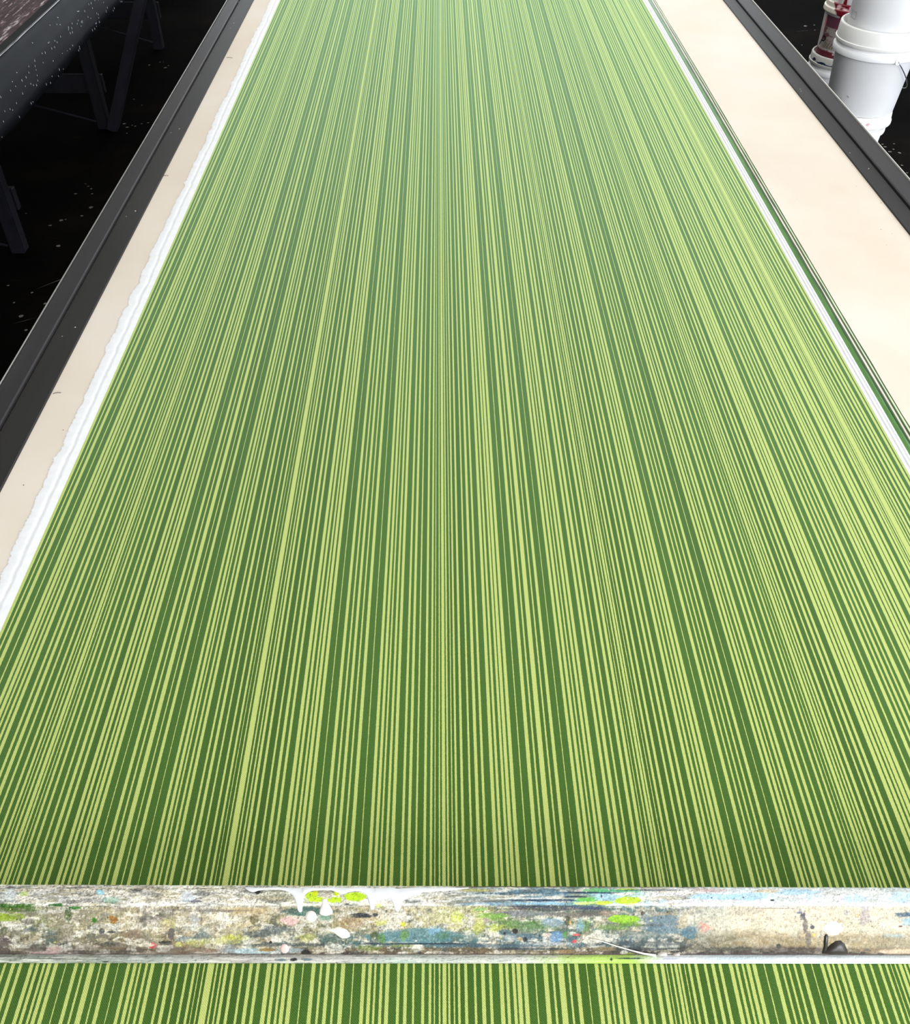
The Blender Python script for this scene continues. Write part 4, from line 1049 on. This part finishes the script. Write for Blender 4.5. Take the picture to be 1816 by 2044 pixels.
# red pail body painted with label and runs
redp = tag(empty('paint_pail', (BX_, BY_, 0.4300)), 'red-stained white pail with dark red paint runs and script label', 'bucket', G2)
rb, rt, hh_ = 0.1130, 0.1195, 0.225
nz_, nth = 120, 220
zs = np.linspace(0, hh_, nz_); ths = np.linspace(0, 2 * math.pi, nth, endpoint=False)
TH, ZZ = np.meshgrid(ths, zs)
RR = rb + (rt - rb) * ZZ / hh_
Vb = np.stack([RR * np.cos(TH), RR * np.sin(TH), ZZ], -1)
A_ = (TH - thb + math.pi) % (2 * math.pi) - math.pi       # 0 faces the camera, + to the right
arcx = A_ * 0.115
bc = np.zeros(TH.shape + (3,)); bc[:] = S3(206, 200, 196)
nA = vnoise(arcx * 90 + 40, ZZ * 90, 501, 4)
bc = over(bc, 0.25 * sstep(0.5, 0.7, nA), S3(170, 160, 156))
maroon = S3(104, 62, 78)
lab = sstep(-0.124, -0.116, arcx) * (1 - sstep(0.15, 0.16, arcx))
bc = over(bc, lab * sstep(0.128, 0.134, ZZ - 0.10 * 0 + 0.004 * (nA - .5)) * (1 - sstep(0.178, 0.181, ZZ)), maroon)
mid = lab * sstep(0.040, 0.046, ZZ) * (1 - sstep(0.128, 0.134, ZZ))
bc = over(bc, mid * 0.8, S3(150, 140, 134)); bc = over(bc, mid * sstep(0.50, 0.56, vnoise(arcx * 45 + 9, ZZ * 70, 502, 3)) * (ZZ > 0.078), S3(120, 78, 90))
bc = over(bc, (1 - sstep(0.034 + 0.01 * (nA - .5), 0.042 + 0.02 * (nA - .5), ZZ)) * 1.0, S3(104, 40, 50))
bc = over(bc, 0.9 * (1 - sstep(0.3, 1.0, np.hypot((arcx - 0.03) / 0.03, (ZZ - 0.05) / 0.018) + .5 * (nA - .5))), S3(92, 26, 38))
bc = over(bc, (np.hypot((arcx + 0.035) / 0.005, (ZZ - 0.030) / 0.004) < 1) * 0.9, S3(206, 186, 180))
bc = over(bc, (np.hypot((arcx + 0.015) / 0.003, (ZZ - 0.022) / 0.005) < 1) * 0.9, S3(206, 176, 172))
bc = over(bc, (np.hypot((arcx + 0.122) / 0.008, (ZZ - 0.150) / 0.022) < 1 + .4 * (nA - .5)) * 0.85, S3(216, 120, 126))
run = 0.175 + 0.022 * np.sin(arcx * 70 + 1.0) - 0.06 * sstep(-0.045, 0.02, arcx) + 0.02 * (nA - .5)
bc = over(bc, sstep(-0.052, -0.046, arcx + 0.25 * (ZZ - 0.19)) * sstep(run, run + 0.004, ZZ) * (arcx < 0.3), S3(104, 8, 24))
M_PAILPAINT = paint_mat('stained_label_plastic', 0.35, 0.05)
bo = grid_mesh('body', Vb, M_PAILPAINT, redp, closed_cols=True); set_paint(bo, bc)
lathe('base', [(0.0, 0.002), (rb - 0.006, 0.002), (rb - 0.004, 0.0), (rb - 0.0005, 0.0), (rb, 0.001)], M_PAIL_D, redp)
lp = [(rt + 0.001, 0.188), (rt + 0.009, 0.190), (rt + 0.0105, 0.194), (rt + 0.009, 0.210), (rt + 0.004, 0.214), (rt + 0.003, 0.232), (rt - 0.002, 0.235), (rt - 0.006, 0.230), (rt - 0.006, 0.226), (0.0, 0.226)]
seg = 160; th_ = np.linspace(0, 2 * math.pi, seg, endpoint=False)
P_ = []
for (r0, z0), (r1, z1) in zip(lp[:-1], lp[1:]):
    for t in np.linspace(0, 1, 6, endpoint=False): P_.append((r0 + (r1 - r0) * t, z0 + (z1 - z0) * t))
P_.append(lp[-1]); P_ = np.array(P_)
VL = np.stack([P_[:, :1] * np.cos(th_), P_[:, :1] * np.sin(th_), np.repeat(P_[:, 1:], seg, 1)], -1)
AL = (th_ - thb + math.pi) % (2 * math.pi) - math.pi; arl = np.repeat((AL * 0.122)[None, :], len(P_), 0); zl_ = VL[:, :, 2]
lc = np.zeros(VL.shape); lc[:] = S3(236, 228, 216)
nL = vnoise(arl * 80 + 50, zl_ * 120, 511, 4)
lc = over(lc, 0.3 * sstep(.5, .7, nL), S3(206, 196, 176))
rl = sstep(-0.080, -0.074, arl + 1.0 * (zl_ - 0.21) + 0.01 * (nL - .5)) * (arl < 0.35)
lc = over(lc, rl, S3(112, 8, 26)); lc = over(lc, rl * sstep(.52, .60, nL) * (zl_ > .213) * (zl_ < .23), S3(232, 190, 192))
ld_ = grid_mesh('lid', VL, M_PAILPAINT, redp, closed_cols=True); set_paint(ld_, lc)
# script lettering wrapped round the label
M_BLACKPRINT, *_ = new_mat('black_script', (0.012, 0.010, 0.010, 1), 0.5)
M_CREAMPRINT, *_ = new_mat('cream_script', (0.34, 0.30, 0.20, 1), 0.5)
def wrap_text(txt, size, a0, z0, mat, lift, shear=0.35, name='script_lettering', offset=0.0):
    cu = bpy.data.curves.new('txt', 'FONT'); cu.body = txt; cu.size = size; cu.shear = shear; cu.offset = offset; cu.resolution_u = 3
    o = bpy.data.objects.new('txt', cu); C.objects.link(o)
    bpy.context.view_layer.update()
    me = bpy.data.meshes.new_from_object(o.evaluated_get(bpy.context.evaluated_depsgraph_get()))
    bpy.data.objects.remove(o)
    for v in me.vertices:
        zz_ = z0 + v.co.y; r = rb + (rt - rb) * zz_ / hh_ + lift; t = thb + (a0 + v.co.x) / r
        v.co = (r * math.cos(t), r * math.sin(t), zz_)
    me.materials.clear(); me.materials.append(mat)
    q = bpy.data.objects.new(name, me); C.objects.link(q); q.parent = redp
    return q
wrap_text('P', 0.066, -0.140, 0.050, M_BLACKPRINT, 0.0010, 0.45)
wrap_text('aul', 0.052, -0.102, 0.050, M_BLACKPRINT, 0.0009, 0.45, offset=0.0008)
wrap_text('aul', 0.052, -0.1003, 0.0505, M_CREAMPRINT, 0.0012, 0.45)
pail('white pail standing on the red-stained pail, with a red run down its side', G2, (BX_ + 0.005, BY_, 0.6570), 0.1085, 0.118, 0.24, (0.128, 0.04, 0.003))
upb = [o for o in bpy.data.objects if o.get('label', '').startswith('white pail standing')][0]
M_REDP, *_ = new_mat('dark_red_paint', (0.20, 0.008, 0.016, 1), 0.35)
on_cyl('paint_run', upb, 0, 0, lambda z: 0.1085 + 0.04 * z, thb - 0.42, 0.0, [(-0.010, 0.002), (0.008, 0.002), (0.006, 0.03), (0.003, 0.06), (-0.002, 0.06), (-0.004, 0.03)], M_REDP, 0.001)
# a pail of which only the edge shows at the right of the frame
pail('low pale pail just showing at the right edge beyond the rail', None, (2.062, 3.50, 0), 0.095, 0.108, 0.22, (0.116, 0.035, 0.003), lidmat=M_PAIL)

# ------------------------------------------------------------------ paint drips and spots on the dark floor
M_DRIP = mottled('dried_floor_drips', [(0.3, (0.10, 0.085, 0.07, 1)), (0.7, (0.22, 0.20, 0.17, 1))], 30, 0.6)
fl_pts = [(171, 367, 5), (176, 372, 5), (182, 377, 5), (151, 387, 7), (184, 387, 5), (181, 414, 7), (163, 431, 6), (122, 440, 7), (131, 438, 5), (100, 450, 8), (116, 491, 8),
          (16, 570, 6), (42, 631, 7), (52, 659, 5), (28, 604, 4), (64, 584, 4), (90, 606, 6), (52, 426, 4), (248, 247, 8), (254, 254, 7), (264, 250, 5), (283, 247, 5), (296, 245, 6), (270, 252, 4), (267, 198, 4), (283, 210, 4),
          (330, 135, 7), (336, 131, 6), (298, 130, 7), (319, 124, 4), (326, 124, 4), (253, 266, 4), (1766, 293, 7), (1776, 303, 7), (1784, 287, 6), (1783, 298, 5), (1795, 305, 6), (1761, 288, 5), (1800, 330, 5), (1799, 345, 6),
          (1810, 345, 5), (1625, 50, 5), (1607, 52, 9), (1600, 90, 4), (1626, 60, 4), (1520, 30, 5), (1545, 60, 4), (1580, 95, 4)]
vs, fs = [], []
for (x, y, r) in fl_pts:
    X_, Y_ = ray_z(x, y, 0.0); rr_ = r * 0.0011 * rng.uniform(.8, 1.2); b0 = len(vs); n = 10; el = rng.uniform(.6, 1.2)
    vs.append((X_, Y_, 0.0016))
    for k in range(n):
        a = 2 * math.pi * k / n; q = rr_ * rng.uniform(.8, 1.15); vs.append((X_ + q * math.cos(a), Y_ + q * el * math.sin(a), 0.0003))
    for k in range(n): fs.append((b0, b0 + 1 + k, b0 + 1 + (k + 1) % n))
for k in range(70):      # thin scuffs and smears
    X_, Y_ = (rng.uniform(-1.6, -0.7), rng.uniform(1.6, 7)) if k % 2 else (rng.uniform(1.25, 3), rng.uniform(2.5, 7))
    L = rng.uniform(.02, .11); w = rng.uniform(.0008, .002); a = rng.uniform(-.5, .5) + (0.3 if rng.random() < .7 else 1.5); b0 = len(vs)
    dx, dy = math.cos(a) * L, math.sin(a) * L; nx_, ny_ = -math.sin(a) * w, math.cos(a) * w
    vs += [(X_ - dx, Y_ - dy, .0006), (X_ + nx_, Y_ + ny_, .0008), (X_ + dx, Y_ + dy, .0006), (X_ - nx_, Y_ - ny_, .0008)]
    fs.append((b0, b0 + 1, b0 + 2, b0 + 3))
dr = mesh_obj('paint_drips', vs, fs, M_DRIP)
dr.parent = bpy.data.objects['floor']; tag(dr, kind='stuff')
